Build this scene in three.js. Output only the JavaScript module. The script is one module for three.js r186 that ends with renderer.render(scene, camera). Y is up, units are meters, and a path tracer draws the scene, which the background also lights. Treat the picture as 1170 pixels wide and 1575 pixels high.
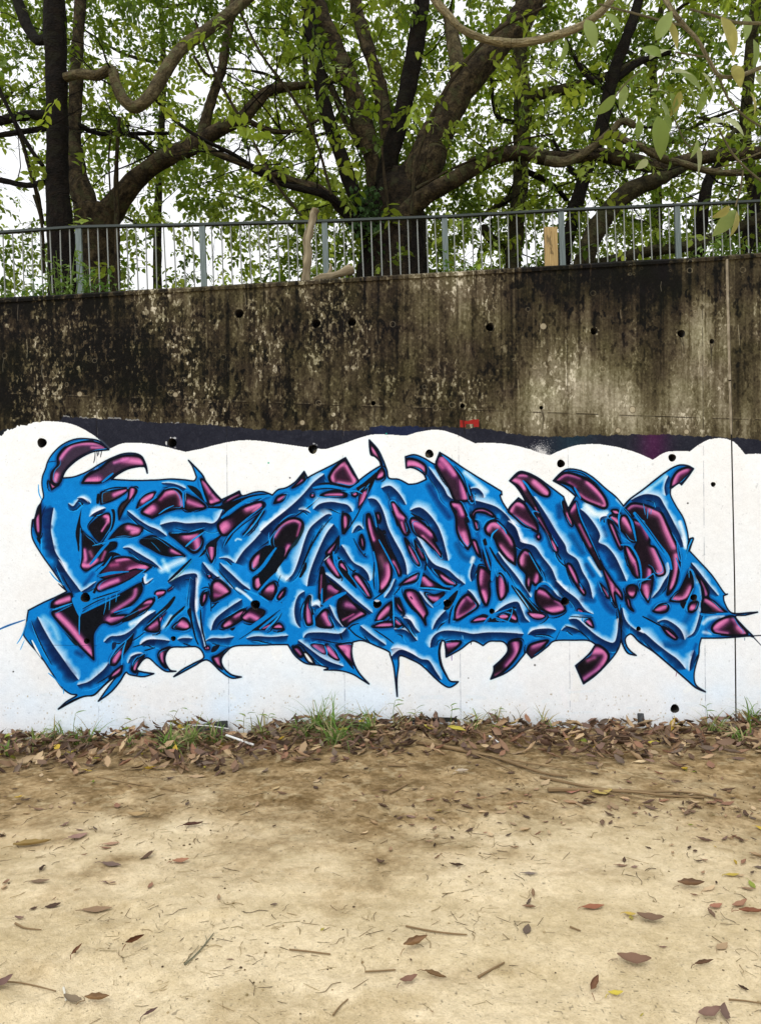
import * as THREE from 'three';
import { mergeGeometries, mergeVertices } from 'three/addons/utils/BufferGeometryUtils.js';

// ---------------------------------------------------------------- camera, sky, sun, exposure
const scene = new THREE.Scene();
const FOCAL = 1137, EYE = 1.6, WALL = 5.5;                 // metres; the wall face stands 5.5 m in front of the camera
const camera = new THREE.PerspectiveCamera(2 * Math.atan(787.5 / FOCAL) * 180 / Math.PI, 0.742, 0.05, 400);
camera.position.set(0, EYE, 0); camera.lookAt(0, EYE, -10);
const renderer = new THREE.WebGLRenderer({ antialias: true });
renderer.setSize(760, 1024);
renderer.toneMapping = THREE.LinearToneMapping; renderer.toneMappingExposure = 1.22;
renderer.shadowMap.enabled = true; renderer.shadowMap.type = THREE.PCFSoftShadowMap;
const SUN = new THREE.Vector3(-0.35, 1, 0.75).normalize();
{ // a bright, closed cloud cover
  const W = 256, H = 128, data = new Float32Array(W * H * 4);
  for (let j = 0; j < H; j++) for (let i = 0; i < W; i++) {
    const el = ((j + 0.5) / H - 0.5) * Math.PI, az = ((i + 0.5) / W - 0.5) * 2 * Math.PI;
    const v = new THREE.Vector3(Math.cos(el) * Math.cos(az), Math.sin(el), Math.cos(el) * Math.sin(az));
    const c = 0.5 + 0.25 * Math.sin(v.x * 5 + 1.3 * Math.sin(v.z * 4)) * Math.sin(v.z * 6 + v.y * 3) + 0.12 * Math.sin(v.x * 13 + v.y * 9) * Math.sin(v.z * 11);
    const L = v.y < 0 ? 0.5 : 0.92 + 0.16 * c + 0.25 * Math.max(0, v.dot(SUN)) ** 3;
    data.set([L * 0.985, L * 0.995, L * 1.02, 1], (j * W + i) * 4);
  }
  const t = new THREE.DataTexture(data, W, H, THREE.RGBAFormat, THREE.FloatType);
  t.mapping = THREE.EquirectangularReflectionMapping; t.magFilter = t.minFilter = THREE.LinearFilter; t.needsUpdate = true;
  scene.background = t; scene.environment = t;
}
const sun = new THREE.DirectionalLight(new THREE.Color(1, 0.985, 0.955), 1.1);
sun.position.copy(SUN).multiplyScalar(40); sun.castShadow = true; sun.shadow.radius = 28; sun.shadow.mapSize.set(2048, 2048);
Object.assign(sun.shadow.camera, { left: -14, right: 14, top: 14, bottom: -14, near: 1, far: 90 });
scene.add(sun, sun.target);

// ---------------------------------------------------------------- helpers
let seed = 7;
const rnd = () => { seed = (seed + 0x6d2b79f5) | 0; let t = Math.imul(seed ^ (seed >>> 15), 1 | seed); t = (t + Math.imul(t ^ (t >>> 7), 61 | t)) ^ t; return ((t ^ (t >>> 14)) >>> 0) / 4294967296; };
const rr = (a, b) => a + (b - a) * rnd(), pick = (l) => l[Math.floor(rnd() * l.length)];
const clamp = (x, a = 0, b = 1) => Math.min(b, Math.max(a, x)), lerp = (a, b, t) => a + (b - a) * t, sstep = (a, b, x) => { const t = clamp((x - a) / (b - a)); return t * t * (3 - 2 * t); };
const hash = (x, y, s) => { let h = Math.imul(x, 374761393) ^ Math.imul(y, 668265263) ^ Math.imul(s, 1442695041); h = Math.imul(h ^ (h >>> 13), 1274126177); return ((h ^ (h >>> 16)) >>> 0) / 4294967296; };
const vn = (x, y, s = 0) => { const ix = Math.floor(x), iy = Math.floor(y); let u = x - ix, v = y - iy; u = u * u * (3 - 2 * u); v = v * v * (3 - 2 * v); return lerp(lerp(hash(ix, iy, s), hash(ix + 1, iy, s), u), lerp(hash(ix, iy + 1, s), hash(ix + 1, iy + 1, s), u), v); };
const fbm = (x, y, s = 0, o = 4) => { let t = 0, a = 0.5, n = 0; for (let i = 0; i < o; i++) { t += a * vn(x, y, s + i); n += a; a *= 0.5; x *= 2.03; y *= 2.03; } return t / n; };
const M = WALL / FOCAL;                                     // metres per unit of the wall drawing
const wx = (u) => (u - 585) * M, wy = (v) => EYE + (787.5 - v) * M;
const at = (u, v, d) => new THREE.Vector3((u - 585) / FOCAL * d, EYE + (787.5 - v) / FOCAL * d, -d);
const used = new Map();
const numbered = (n) => { const k = used.get(n) ?? 0; used.set(n, k + 1); return k ? n + '_' + String(k).padStart(3, '0') : n; };
const shade = (o) => { o.traverse((c) => { if (c.isMesh) { c.castShadow = true; c.receiveShadow = true; } }); return o; };
function thing(name, label, category, pos = [0, 0, 0], group) {
  const o = new THREE.Group(); o.name = numbered(name); o.position.set(...pos); o.userData = { label, category, kind: 'thing' }; if (group) o.userData.group = group; scene.add(o); return o;
}
function part(name, geo, mat, parent, extra) {
  const m = new THREE.Mesh(geo, mat); m.name = name; m.castShadow = m.receiveShadow = true; if (extra) Object.assign(m.userData, extra); parent.add(m); return m;
}
function solo(name, geo, mat, label, category, group) {      // a thing that is one mesh
  const m = part(numbered(name), geo, mat, scene, { label, category, kind: 'thing' }); if (group) m.userData.group = group; return m;
}
const canvasTexture = (c, srgb = true) => { const t = new THREE.CanvasTexture(c); if (srgb) t.colorSpace = THREE.SRGBColorSpace; t.wrapS = t.wrapT = THREE.RepeatWrapping; t.magFilter = THREE.LinearFilter; return t; };
function pixelCanvas(w, h, f) {                              // f(x, y) -> [r, g, b] in sRGB bytes
  const c = document.createElement('canvas'); c.width = w; c.height = h; const g = c.getContext('2d'), im = g.createImageData(w, h), d = im.data;
  for (let y = 0, i = 0; y < h; y++) for (let x = 0; x < w; x++, i += 4) { const p = f(x, y); d[i] = p[0]; d[i + 1] = p[1]; d[i + 2] = p[2]; d[i + 3] = 255; }
  g.putImageData(im, 0, 0); return c;
}
const std = (o) => new THREE.MeshPhysicalMaterial({ roughness: 0.9, specularIntensity: 0.3, ...o });
// a tapered, slightly uneven limb through points [x, y, z, radius]
function tube(p, seg = 10, rough = 0.08, per = 6, s0 = 1) {
  const curve = new THREE.CatmullRomCurve3(p.map((q) => new THREE.Vector3(q[0], q[1], q[2])), false, 'centripetal'), n = Math.max(2, (p.length - 1) * per);
  const pos = [], uv = [], idx = []; let nx = new THREE.Vector3(), along = 0, last = null; const tg = new THREE.Vector3(), bn = new THREE.Vector3();
  for (let i = 0; i <= n; i++) {
    const t = i / n, c = curve.getPoint(t), k = t * (p.length - 1), a = Math.min(p.length - 2, Math.floor(k)), r = lerp(p[a][3], p[a + 1][3], k - a);
    curve.getTangent(t, tg);
    if (i === 0) nx.set(0.3, 0.2, 1).cross(tg).normalize(); else nx.addScaledVector(tg, -nx.dot(tg)).normalize();
    bn.crossVectors(tg, nx); if (last) along += last.distanceTo(c); last = c;
    for (let j = 0; j <= seg; j++) {
      const th = (j / seg) * Math.PI * 2, q = r * (1 + rough * 1.2 * (fbm(along * 1.1 / Math.max(0.1, r * 3) + s0, 3.3, 37, 2) - 0.5) + rough * 2.6 * (fbm(Math.cos(th) * 1.3 + s0 * 7.1, along * 2.2 / Math.max(0.15, r * 4) + Math.sin(th) * 1.3, 31, 3) - 0.5));
      pos.push(c.x + (nx.x * Math.cos(th) + bn.x * Math.sin(th)) * q, c.y + (nx.y * Math.cos(th) + bn.y * Math.sin(th)) * q, c.z + (nx.z * Math.cos(th) + bn.z * Math.sin(th)) * q);
      uv.push((j / seg) * Math.max(1, Math.round(r * 12)) * 0.5, along);
      if (i < n && j < seg) { const o = i * (seg + 1) + j; idx.push(o, o + 1, o + seg + 1, o + 1, o + seg + 2, o + seg + 1); }
    }
  }
  const m = pos.length / 3;                                    // round end caps
  for (const [ring, flip] of [[0, 1], [n, 0]]) {
    const b = ring * (seg + 1); let cx = 0, cy = 0, cz = 0; for (let j = 0; j < seg; j++) { cx += pos[(b + j) * 3]; cy += pos[(b + j) * 3 + 1]; cz += pos[(b + j) * 3 + 2]; }
    pos.push(cx / seg, cy / seg, cz / seg); uv.push(0.5, 0); const c = pos.length / 3 - 1;
    for (let j = 0; j < seg; j++) idx.push(...(flip ? [c, b + j + 1, b + j] : [c, b + j, b + j + 1]));
  }
  const g = new THREE.BufferGeometry(); g.setAttribute('position', new THREE.Float32BufferAttribute(pos, 3)); g.setAttribute('uv', new THREE.Float32BufferAttribute(uv, 2)); g.setIndex(idx); g.computeVertexNormals();
  return g;
}
// ---------------------------------------------------------------- the painted wall face (flat print: paint, stains and lichen on concrete)
const FRAME = { A: [0, 640, 240], B: [0, 860, 240], C: [200, 700, 240], D: [200, 850, 240], E: [400, 660, 240], G: [400, 850, 240], H: [600, 680, 240], I: [600, 860, 240], J: [780, 680, 240], K: [780, 860, 240], M: [930, 680, 240], N: [930, 860, 240], a: [120, 740, 150], b: [120, 860, 150], P: [0, 0, 1170] };
let frame = FRAME.P;
function pts(s) {                       // 'x y x y!' in the units of the current frame; ! is a sharp corner, @F changes the frame
  const out = [], t = s.trim().split(/\s+/);
  for (let i = 0; i < t.length; i++) {
    if (t[i][0] === '@') { frame = FRAME[t[i].slice(1)]; continue; }
    const k = frame[2] / 1170, x = frame[0] + parseFloat(t[i]) * k, y = frame[1] + parseFloat(t[i + 1]) * k;
    out.push([x, y, t[i + 1].endsWith('!')]); i++;
  }
  return out;
}
function spline(p, closed, step = 5) {
  const n = p.length, out = [], at = (i) => p[closed ? (i + n) % n : Math.min(Math.max(i, 0), n - 1)];
  for (let i = 0; i < (closed ? n : n - 1); i++) {
    const a = at(i - 1), b = at(i), c = at(i + 1), d = at(i + 2);
    const tx = (q, r, s, corner) => (corner ? 0 : 0.5 * (s - q));
    const m1x = b[2] ? (c[0] - b[0]) * 0.6 : tx(a[0], b[0], c[0]), m1y = b[2] ? (c[1] - b[1]) * 0.6 : tx(a[1], b[1], c[1]);
    const m2x = c[2] ? (c[0] - b[0]) * 0.6 : tx(b[0], c[0], d[0]), m2y = c[2] ? (c[1] - b[1]) * 0.6 : tx(b[1], c[1], d[1]);
    for (let k = 0; k < step; k++) {
      const t = k / step, t2 = t * t, t3 = t2 * t, h1 = 2 * t3 - 3 * t2 + 1, h2 = t3 - 2 * t2 + t, h3 = -2 * t3 + 3 * t2, h4 = t3 - t2;
      out.push([h1 * b[0] + h2 * m1x + h3 * c[0] + h4 * m2x, h1 * b[1] + h2 * m1y + h3 * c[1] + h4 * m2y]);
    }
  }
  if (!closed) out.push([p[n - 1][0], p[n - 1][1]]);
  return out;
}
const SILHOUETTE = () => spline(pts(`@A 405 1165 330 1060 262 950 240 880 245 785 262 770 285 690 308 655 318 630! 330 600 318 520 322 455 345 395 362 340 400 280 470 215 560 175 650 170 740 185 790 225
 818 252! 760 258 690 270 600 315 530 370 490 415 468 465! 560 455 660 415 760 355 850 310 930 282 1010 280 1060 300 1085 340 1100 385 1106 428! 1085 380 1020 382 950 400 880 440 840 475! 1000 483 1170 480
 @C 300 180 400 185 480 193 500 165! 470 85 440 40! 490 90 545 150 570 200 630 275 685 335! 760 300 820 270! 845 305 930 280 1000 275 1068 300! 1110 260
 @E 195 440 260 400 300 355 330 318! 355 365! 430 325 540 270 640 215! 690 300 738 388! 800 340 860 300 905 275! 895 240 860 205 830 190 820 130 818 82! 880 150 920 230 950 310 965 368 1040 378 1112 415!
 @H 200 310 270 280! 250 240 200 205 155 190 120 195! 113 110! 180 95 250 120 330 165 345 140 370 78! 440 120 540 190 650 260 750 320 832 370! 835 395! 822 400 840 450 882 515! 900 480 960 418! 1010 450 990 400 940 330 893 290! 960 225 1020 228 1100 265
 @J 300 320 420 410! 430 440 455 500! 510 405! 430 340 343 290! 390 240 450 203 550 215 640 265 730 345 810 410 868 480! 920 425 1010 360 1110 280
 @M 439 235 500 195 560 172 620 178 662 200! 620 260 572 320! 550 308 490 350! 490 400 530 480 585 570 615 670 622 730! 660 720 648 760 630 815! 700 890 800 1000 890 1130 915 1140!
 @N 885 275! 895 330 950 405 1080 402 1142 398! 1050 420 975 430 1040 510 1110 580 1085 575! 900 590 720 592! 705 650 700 720 680 790 665 870 680 945 750 995! 680 965 610 905 500 810 370 700 260 625 200 565 170 570 150 600 160 650 190 690 232 722! 170 705 135 650 118 600!
 @K 835 660 800 720 740 790 660 870 570 935! 545 880 510 800! 570 750 620 700 660 640! 605 610 500 608 355 612 300 655 230 710 180 742! 140 695! 100 745 50 805
 @I 877 845 830 870 752 900! 775 840 775 805! 830 755 875 700 878 655 845 620 790 615 740 618 695 648! 640 618 600 620 520 680 418 735! 415 680 405 618 385 612! 370 690 385 790 420 870 450 915 508 920! 480 945 430 960 350 905 240 800 150 750 70 725 62 800 50 900 52 1030! 40 920 25 800 0 720
 @G 960 740 870 700 770 660 695 670! 685 740 700 820 740 900 815 985! 750 945 690 910 600 885 480 880! 510 865 440 845 390 840 330 825 260 770 215 700 200 690 100 690
 @D 975 695 790 700 720 745 685 800 700 860 760 915 835 933! 760 940 680 890 580 805 480 850 370 910 330 930! 390 880 480 830 555 785 510 710 400 708 310 712 270 760 265 820 300 880 345 890! 270 890 210 850 150 795 110 795 70 840 60 885 180 908! 100 930 0 915
 @B 945 850 900 920 830 1000 740 1065! 800 980 860 900 885 870! 820 910 760 970 705 1020 630 1030 540 1070 440 1125! 500 1070 580 1020 530 1010 465 960 390 850 310 730 240 650 200 600 180 560 200 490 205 450 215 385! 330 325 420 285 505 243!`), true);
const SCALLOPS = () => spline(pts('@P -60 676 0 668 15 660 45 652 70 648 110 652 145 670 168 691! 185 683 205 681 240 684 285 695! 310 690 350 680 385 677 430 682 465 687 500 691! 520 685 560 671 580 668 625 670! 645 664 672 661 700 668 730 682! 745 681 780 683 815 691! 830 697 845 700! 880 686 915 683 950 688 980 697 1003 707! 1025 695 1060 694! 1075 683 1090 676 1110 674 1128 680 1145 699! 1155 698 1190 697 1230 690'), false);
const BAND_TOP = () => spline(pts('@P -60 672! 40 655! 88 648 96 641! 180 645 240 650! 300 652 400 660 480 662! 560 661 568 656! 700 657 760 662! 820 671 880 672! 900 670 1020 668! 1060 670 1120 673 1170 677 1230 680'), false);

function paintMural(g) {                // g draws in photo-wide wall units
  g.lineJoin = 'round'; g.lineCap = 'round';
  const BLUE = '#0079c9', NAVY = '#040914', PINK = '#f08aca', CELL = '#23121f';
  const path = (q, closed) => { g.beginPath(); q.forEach(([x, y], i) => (i ? g.lineTo(x, y) : g.moveTo(x, y))); if (closed) g.closePath(); };
  const u = (w) => (w * frame[2]) / 1170;
  const layers = [[], [], []], lerp2 = (a, b, t) => a + (b - a) * t;
  const soft = (q, w, color, a, n = 12) => {        // a spray line: dense in the middle, fading outwards
    g.save(); g.strokeStyle = color; g.globalAlpha = 1 - Math.pow(1 - Math.min(a, 0.985), 1.25 / n);
    for (let i = 0; i < n; i++) { g.lineWidth = w * Math.pow((i + 0.5) / n, 1.1); path(q); g.stroke(); }
    g.restore();
  };
  const wob = (x, y) => 0.85 + 0.35 * Math.sin(x * 0.075 + y * 0.06) * Math.sin(y * 0.09 - x * 0.05 + 1) + 0.16 * Math.sin(x * 0.37 - y * 0.31) * Math.sin(y * 0.41 + x * 0.13);
  const fade = (q, w, sign, color, a, n = 20) => {   // spray along one side of a line, fading away from it and towards its ends
    let len = 0; const at = q.map((p, i) => (len += i ? Math.hypot(p[0] - q[i - 1][0], p[1] - q[i - 1][1]) : 0));
    const nor = q.map((p, i) => { const c = q[Math.max(0, i - 2)], d = q[Math.min(q.length - 1, i + 2)], dx = d[0] - c[0], dy = d[1] - c[1], l = Math.hypot(dx, dy) || 1; return [dy / l, -dx / l]; });
    const e = Math.min(len * 0.45, 9), tap = at.map((s, i) => Math.sqrt(Math.max(0, Math.min(1, s / e, (len - s) / e))) * wob(...q[i]));
    g.save(); g.fillStyle = color; g.globalAlpha = 1 - Math.pow(1 - a, 1.15 / n);
    for (let k = 0; k < n; k++) {
      const r = w * Math.pow((k + 0.5) / n, 1.9) * sign;
      path([...q, ...q.map(([x, y], i) => [x + nor[i][0] * r * tap[i], y + nor[i][1] * r * tap[i]]).reverse()], true); g.fill();
    }
    g.restore();
  };
  const R = (s, w = 75, d = 85, wa = 0.84, da = 0.94) => {          // a painted edge: white fading away on the left-hand side, navy on the right-hand side
    const q = spline(pts(s), false), W = u(w) * 0.66, D = u(d) * 1.1, lw = u(4);
    layers[0].push(() => {
      fade(q, D, -1, '#03173f', da); fade(q, W, 1, '#f4f9fc', wa);
      g.save(); g.globalAlpha = 0.5; g.strokeStyle = '#04143a'; g.lineWidth = lw; path(q.slice(2, -2)); g.stroke(); g.restore();
    });
    const n = q.length, flick = (off, w, col, from, m) => {            // loose lines that follow the edge
      for (let j = 0; j < m; j++) {
        const i = from + j; if (i + 2 >= n || i < 1) break;
        const t = j / m, nr = (k) => { const a = q[k - 1], b = q[k + 1], dx = b[0] - a[0], dy = b[1] - a[1], l = Math.hypot(dx, dy) || 1, o = off * (0.75 + 0.5 * t); return [q[k][0] - (o * dy) / l, q[k][1] + (o * dx) / l]; };
        g.strokeStyle = col; g.lineWidth = w * Math.sin(Math.PI * (0.08 + 0.9 * t)) + 0.15; g.beginPath(); g.moveTo(...nr(i)); g.lineTo(...nr(i + 1)); g.stroke();
      }
    };
    if (n > 9) { const a = Math.floor(rnd() * n * 0.35) + 1, m = Math.floor(n * (0.4 + 0.3 * rnd())), b = Math.floor(rnd() * n * 0.5) + 1, o = D * (0.55 + 0.4 * rnd());
      layers[0].push(() => { flick(o, 1.6, NAVY, a, m); flick(o + 1.7, 1.1, '#1b9be8', b, m); }); }
  };
  const C = (s, pinks = [], base = CELL, edge = 13) => {            // a cell: dark base, sprayed pink, dark outline
    const q = spline(pts(s), true), halo = u(56), e = u(edge) * 0.95, list = [];
    for (let i = 0; i < pinks.length; i += 3) list.push([spline(pts(pinks[i]), false), u(pinks[i + 1] * 1.75), pinks[i + 2] * 0.94]);
    layers[0].push(() => { g.save(); soft([...q, q[0]], halo, '#03205a', 0.62, 6); g.restore(); });
    layers[1].push(() => {
      g.fillStyle = base; path(q, true); g.fill();
      g.save(); path(q, true); g.clip(); for (const [p, w, a] of list) { soft(p, w * 1.15, '#5c2a4e', a * 0.7, 16); soft(p, w * 0.85, '#b4579a', a * 0.62, 16); soft(p, w * 0.55, PINK, a * 0.78, 16); } g.restore();
      g.strokeStyle = NAVY; g.save(); path(q, true); g.clip(); soft([...q, q[0]], e * 3.6, '#0a0610', 0.6, 6); g.restore(); g.strokeStyle = NAVY; g.lineWidth = e * 1.6; path(q, true); g.stroke();
      // the dark line runs on past the corners in loose flicks
      if (list.length && rnd() < 0.5) { const n = q.length, i0 = Math.floor(rnd() * n), m = Math.floor(n * 0.3), cx = q.reduce((t, p) => t + p[0], 0) / n, cy = q.reduce((t, p) => t + p[1], 0) / n, sh = (p, f) => [lerp2(p[0], cx, f), lerp2(p[1], cy, f)]; g.strokeStyle = '#1786d2'; for (let j = 0; j < m; j++) { const t = j / m, f = 0.06 + 0.16 * t; g.lineWidth = 0.9 * Math.sin(Math.PI * t) + 0.1; g.beginPath(); g.moveTo(...sh(q[(i0 + j) % n], f)); g.lineTo(...sh(q[(i0 + j + 1) % n], f)); g.stroke(); } }
      const n = q.length, size = Math.hypot(q[0][0] - q[n >> 1][0], q[0][1] - q[n >> 1][1]);
      if (size > 12) for (let k = 0; k < 2; k++) {
        const i = Math.floor(rnd() * n), m = 4 + Math.floor(rnd() * n * 0.22), off = (0.9 + rnd() * 1.6), cx = q.reduce((t, p) => t + p[0], 0) / n, cy = q.reduce((t, p) => t + p[1], 0) / n;
        for (let j = 0; j < m; j++) {
          const a = q[(i + j) % n], b = q[(i + j + 1) % n], t = j / m, o = off * (1 + t * 2.2);
          const sh = (p) => { const l = Math.hypot(p[0] - cx, p[1] - cy) || 1; return [p[0] + ((p[0] - cx) / l) * o, p[1] + ((p[1] - cy) / l) * o]; };
          g.lineWidth = 1.5 * Math.sin(Math.PI * (0.1 + 0.9 * t)) + 0.2; g.beginPath(); g.moveTo(...sh(a)); g.lineTo(...sh(b)); g.stroke();
        }
      }
    });
  };
  const K = (s, c = '#070d18') => { const q = spline(pts(s), true); layers[1].push(() => { g.fillStyle = c; path(q, true); g.fill(); }); };
  const L = (s, w = 10, c = '#1590dc', a = 1) => {                   // a brushed line with pointed ends
    const q = spline(pts(s), false), n = q.length, W = u(w);
    layers[2].push(() => {
      g.save(); g.strokeStyle = c; g.globalAlpha = a;
      for (let i = 0; i < n - 1; i++) { const t = i / (n - 1); g.lineWidth = W * (0.3 + 0.7 * Math.sin(Math.PI * Math.min(1, 0.15 + t * 0.85))); g.beginPath(); g.moveTo(...q[i]); g.lineTo(...q[i + 1]); g.stroke(); }
      g.restore();
    });
  };
  const S = (s, w, c = '#f2f8fc', a = 0.7) => { const q = spline(pts(s), false), W = u(w) * 1.25; layers[c === BLUE ? 2 : 0].push(() => soft(q, W, c, a)); };
  const N = (s, w, a = 0.75) => S(s, w, '#031a4a', a * 0.8);

  const sil = SILHOUETTE();
  g.save(); g.globalAlpha = 0.35; soft([...sil, sil[0]], 9, '#9fd0ec', 0.3, 5); g.restore();
  g.fillStyle = BLUE; path(sil, true); g.fill();
  g.save(); path(sil, true); g.clip();
  // broad darker passes of the can inside the letters
  for (let i = 0; i < 90; i++) { const x = 40 + rnd() * 1090, y = 690 + rnd() * 350, dx = (rnd() - 0.5) * 60, dy = 20 + rnd() * 40; soft([[x, y], [x + dx, y + dy]], 8 + rnd() * 14, rnd() < 0.75 ? '#0468b8' : '#1c97e6', 0.28, 4); }

  // ---- A
  frame = FRAME.A;
  N('@A 330 690 330 800 350 900 390 1010', 60, 0.5);
  R('@A 408 685 396 740 385 850 400 940 420 1020 470 1100 500 1170', 80, 105); 
  N('380 690 330 720', 40, 0.7); N('385 830 345 830', 36, 0.7); N('405 985 360 985', 40, 0.7);
  R('515 652 550 676 578 645 605 618 650 626 685 655', 75, 60);
  C('440 300 500 230 600 195 700 190 780 220 805 250! 700 265 600 310 530 365 480 430 455 495 420 512 388 480 395 420 435 370', ['455 320 550 220 720 208 795 240', 34, 0.85, '410 500 430 440', 42, 0.9, '690 235 800 245', 26, 0.7], '#35293c', 11);
  C('375 490 392 552! 445 515 415 522', ['390 520 410 530', 30, 0.8], '#8a4a86', 8);
  L('365 345 435 336', 7, '#0a2a55');
  C('620 502! 650 455 700 420 760 390 830 330 920 300 1010 295 1060 310 1085 350 1080 375 1010 380 940 400 870 440 820 470 750 500 680 502', ['640 490 740 478', 60, 0.95, '930 325 1065 345', 62, 0.9, '860 350 960 320', 30, 0.6], '#35263a', 11);
  S('655 445 730 395', 30, '#5a95e8', 0.8); L('750 380 745 480', 5, '#402040', 0.6);
  L('770 495 850 430', 16, BLUE);
  C('308 655! 280 740 265 780 270 850 295 905 310 850', ['285 750 290 860', 28, 0.75], '#1d0f1c', 9);
  K('280 910 305 915 308 960 285 935');
  K('615 690! 590 780 570 880 583 960 590 1010 606 1005 605 900 622 860 606 800');
  R('690 750 720 720 800 690', 70, 40);
  N('615 1080 640 1110 640 1160', 40, 0.6);
  // ---- a : the heart of the first letter
  N('@a 540 460 640 440 760 490', 80, 0.6); N('40 640 60 760', 60, 0.3);
  C('280 140 400 120 540 95 590 90 595 120 500 190 400 240 280 275!', ['440 165 575 108', 62, 0.85], '#2a2023', 12);
  K('235 160 262 160 258 262 225 262'); L('320 108 450 78 592 76', 16, NAVY);
  C('620 90 680 80 700 130 640 220 560 330 500 460! 490 350 530 270 600 210', ['660 95 640 200', 60, 0.85], '#2b2024', 12); S('632 80 615 130 602 215', 34, '#7a74cf', 0.85);
  C('710 320! 750 220 820 160 900 135 932 135 900 210 830 260 740 330', ['780 240 890 170', 66, 0.95], '#2b1826', 12);
  L('700 350 830 270 950 190', 22, BLUE);
  R('595 350 680 420 760 480 860 540 960 580 1075 660', 95, 75);
  C('140 550 200 480 290 410 370 385 395 440 390 530 340 620 270 720 230 700 180 640', ['330 420 370 440 365 480', 60, 0.95, '355 500 290 600', 26, 0.75], '#0d0a12', 11);
  K('400 340! 442 345 452 450 425 560 385 620! 415 500 420 400'); L('395 370 412 460 395 560 330 660', 9);
  C('60 600! 110 650 180 700 230 750 330 740 460 735 455 800 370 850 330 950 250 990 180 1030 100 1080 40 1020 60 900', ['80 830 95 930 70 1000', 56, 0.85, '70 1010 140 1010 225 945', 62, 0.95, '330 850 290 950', 44, 0.5, '150 850 170 900', 60, 0.4], '#0e0b12', 10);
  C('380 700! 440 620 520 540 600 510 700 530 780 560 740 650 650 670 560 665 460 680', ['610 560 720 590 660 610', 78, 0.9], '#150d14', 12);
  L('370 740 300 810 200 940 150 1000', 34, BLUE); L('180 775 290 745 460 705', 12, '#1a96e0'); L('460 690 380 720 300 760', 24, BLUE);
  K('360 870 430 850 520 890 440 905 350 1010 290 1020! 330 950');
  C('250 1140! 330 1030 420 940 520 910 620 920 720 970 820 1000 885 1030! 800 1090 700 1130 640 1180 540 1200 400 1190 300 1160', ['470 955 640 925', 46, 0.8, '640 1065 810 1025', 92, 0.95, '540 1130 720 1100', 70, 0.8, '400 1010 480 1000', 60, 0.35], '#3a1830', 13);
  S('430 1060 560 1000 690 985', 34, '#2a1026', 0.75); L('250 1150 400 1112 610 1084', 18, BLUE); L('225 1105 330 1015 405 905', 22, BLUE); L('210 1085 300 1000 380 910', 8, NAVY);
  R('540 800 620 798 700 845 800 905 900 965 1010 1060', 110, 85);
  R('-10 205 60 205 135 258', 70, 60); R('140 430 200 382 335 318', 90, 40);
  K('@A 800 985 870 945 870 990 820 1010');
  // ---- b, B
  frame = FRAME.B;
  N('@B 400 60 460 150 540 230', 60, 0.6);
  R('@B 440 0 490 80 540 150 612 243', 75, 75); R('612 243 660 215 728 165', 55, 40);
  N('640 190 700 110', 40, 0.5);
 N('250 490 330 620 420 740 520 860', 70, 0.55);
  C('@b 225 340 260 280 380 220 500 190 600 150 690 120 800 130! 640 235 500 300 380 345 260 385', ['250 350 380 290 480 255', 66, 0.85], '#33152b', 12);
  L('640 245 720 200 800 160', 14, BLUE); L('250 195 400 160 610 150', 22, BLUE);
  K('180 400! 215 330 235 330 210 410');
  C('@B 390 355! 400 320 460 280 530 258 545 300 530 330 460 350', ['430 325 525 295', 44, 0.9], '#2a1224', 11);
  C('@B 395 400 480 380 560 340 600 430 620 400 700 370 830 300 900 270 1040 190 1065 200 1060 250 1000 330 900 390 840 425 950 420 900 470 840 490 800 475 760 480 722 522 700 580 705 752! 650 700 600 650 520 560 450 480', ['440 420 530 510 610 610 690 715', 54, 0.95, '1020 230 1000 290 900 360 850 395', 40, 0.65, '820 455 900 425 950 425', 60, 0.85], '#060911', 10);
  K('425 440 470 520 560 640 595 640! 530 590 470 520', '#0a1a20'); L('400 380 540 332', 12); L('420 405 540 345', 5); 
  K('545 290 650 300 640 350 602 440! 570 380', BLUE); L('600 400 598 500 598 565', 9);
  L('620 405 700 362 800 315 900 270', 17, BLUE); L('625 372 720 320 790 292', 8, NAVY); L('800 260 796 340 780 415', 6); L('832 250 822 380', 6); L('882 235 872 320', 6); 
  L('700 290 850 245 1000 165 1080 120', 44, BLUE); L('700 300 800 268 900 236', 9, NAVY);
  C('@b 555 740! 640 650 740 560 830 490 900 475 905 520 840 590 740 650 640 720', ['800 520 880 510', 52, 0.85, '740 610 860 560', 30, 0.5], '#161016', 12); L('440 640 600 590 700 560 800 480', 22, BLUE); L('560 700 680 640 770 590', 7);
  C('930 400 990 375 1050 380 1040 420 960 480 930 500', ['950 410 1040 395', 50, 0.95], '#2a1424', 12); C('1080 370 1120 340 1148 320 1140 350 1090 385', ['1090 365 1135 340', 30, 0.9], '#3a1a30', 9);
  L('900 430 950 460 920 560 850 620', 24, BLUE);
  K('820 780! 950 650 1060 550 1150 450 1170 470 1100 580 960 700', '#0a121a'); L('840 790 960 680 1060 600', 10);
  C('810 860! 900 780 990 700 1060 640 1010 720 930 850 860 860', ['870 840 1000 720', 50, 0.6], '#4a2444', 3);
  S('640 780 760 720 850 640', 70, '#f2f8fc', 0.8); S('990 830 1060 780 1120 690', 60, '#e8f2fa', 0.7);
  R('@B 780 622 830 580 880 576 940 562 1000 522 1075 450 1170 385', 60, 65);
  R('1050 642 1090 612 1180 604', 60, 55); R('960 782 990 732 1065 702', 55, 45);
  R('@B 285 428 330 520 400 640 470 740 540 840 595 905', 95, 85); 
  S('330 440 400 500 440 600', 60, '#d4eaf8', 0.5);
  R('580 942 660 922 720 880 785 822 825 768', 75, 60);
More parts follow.
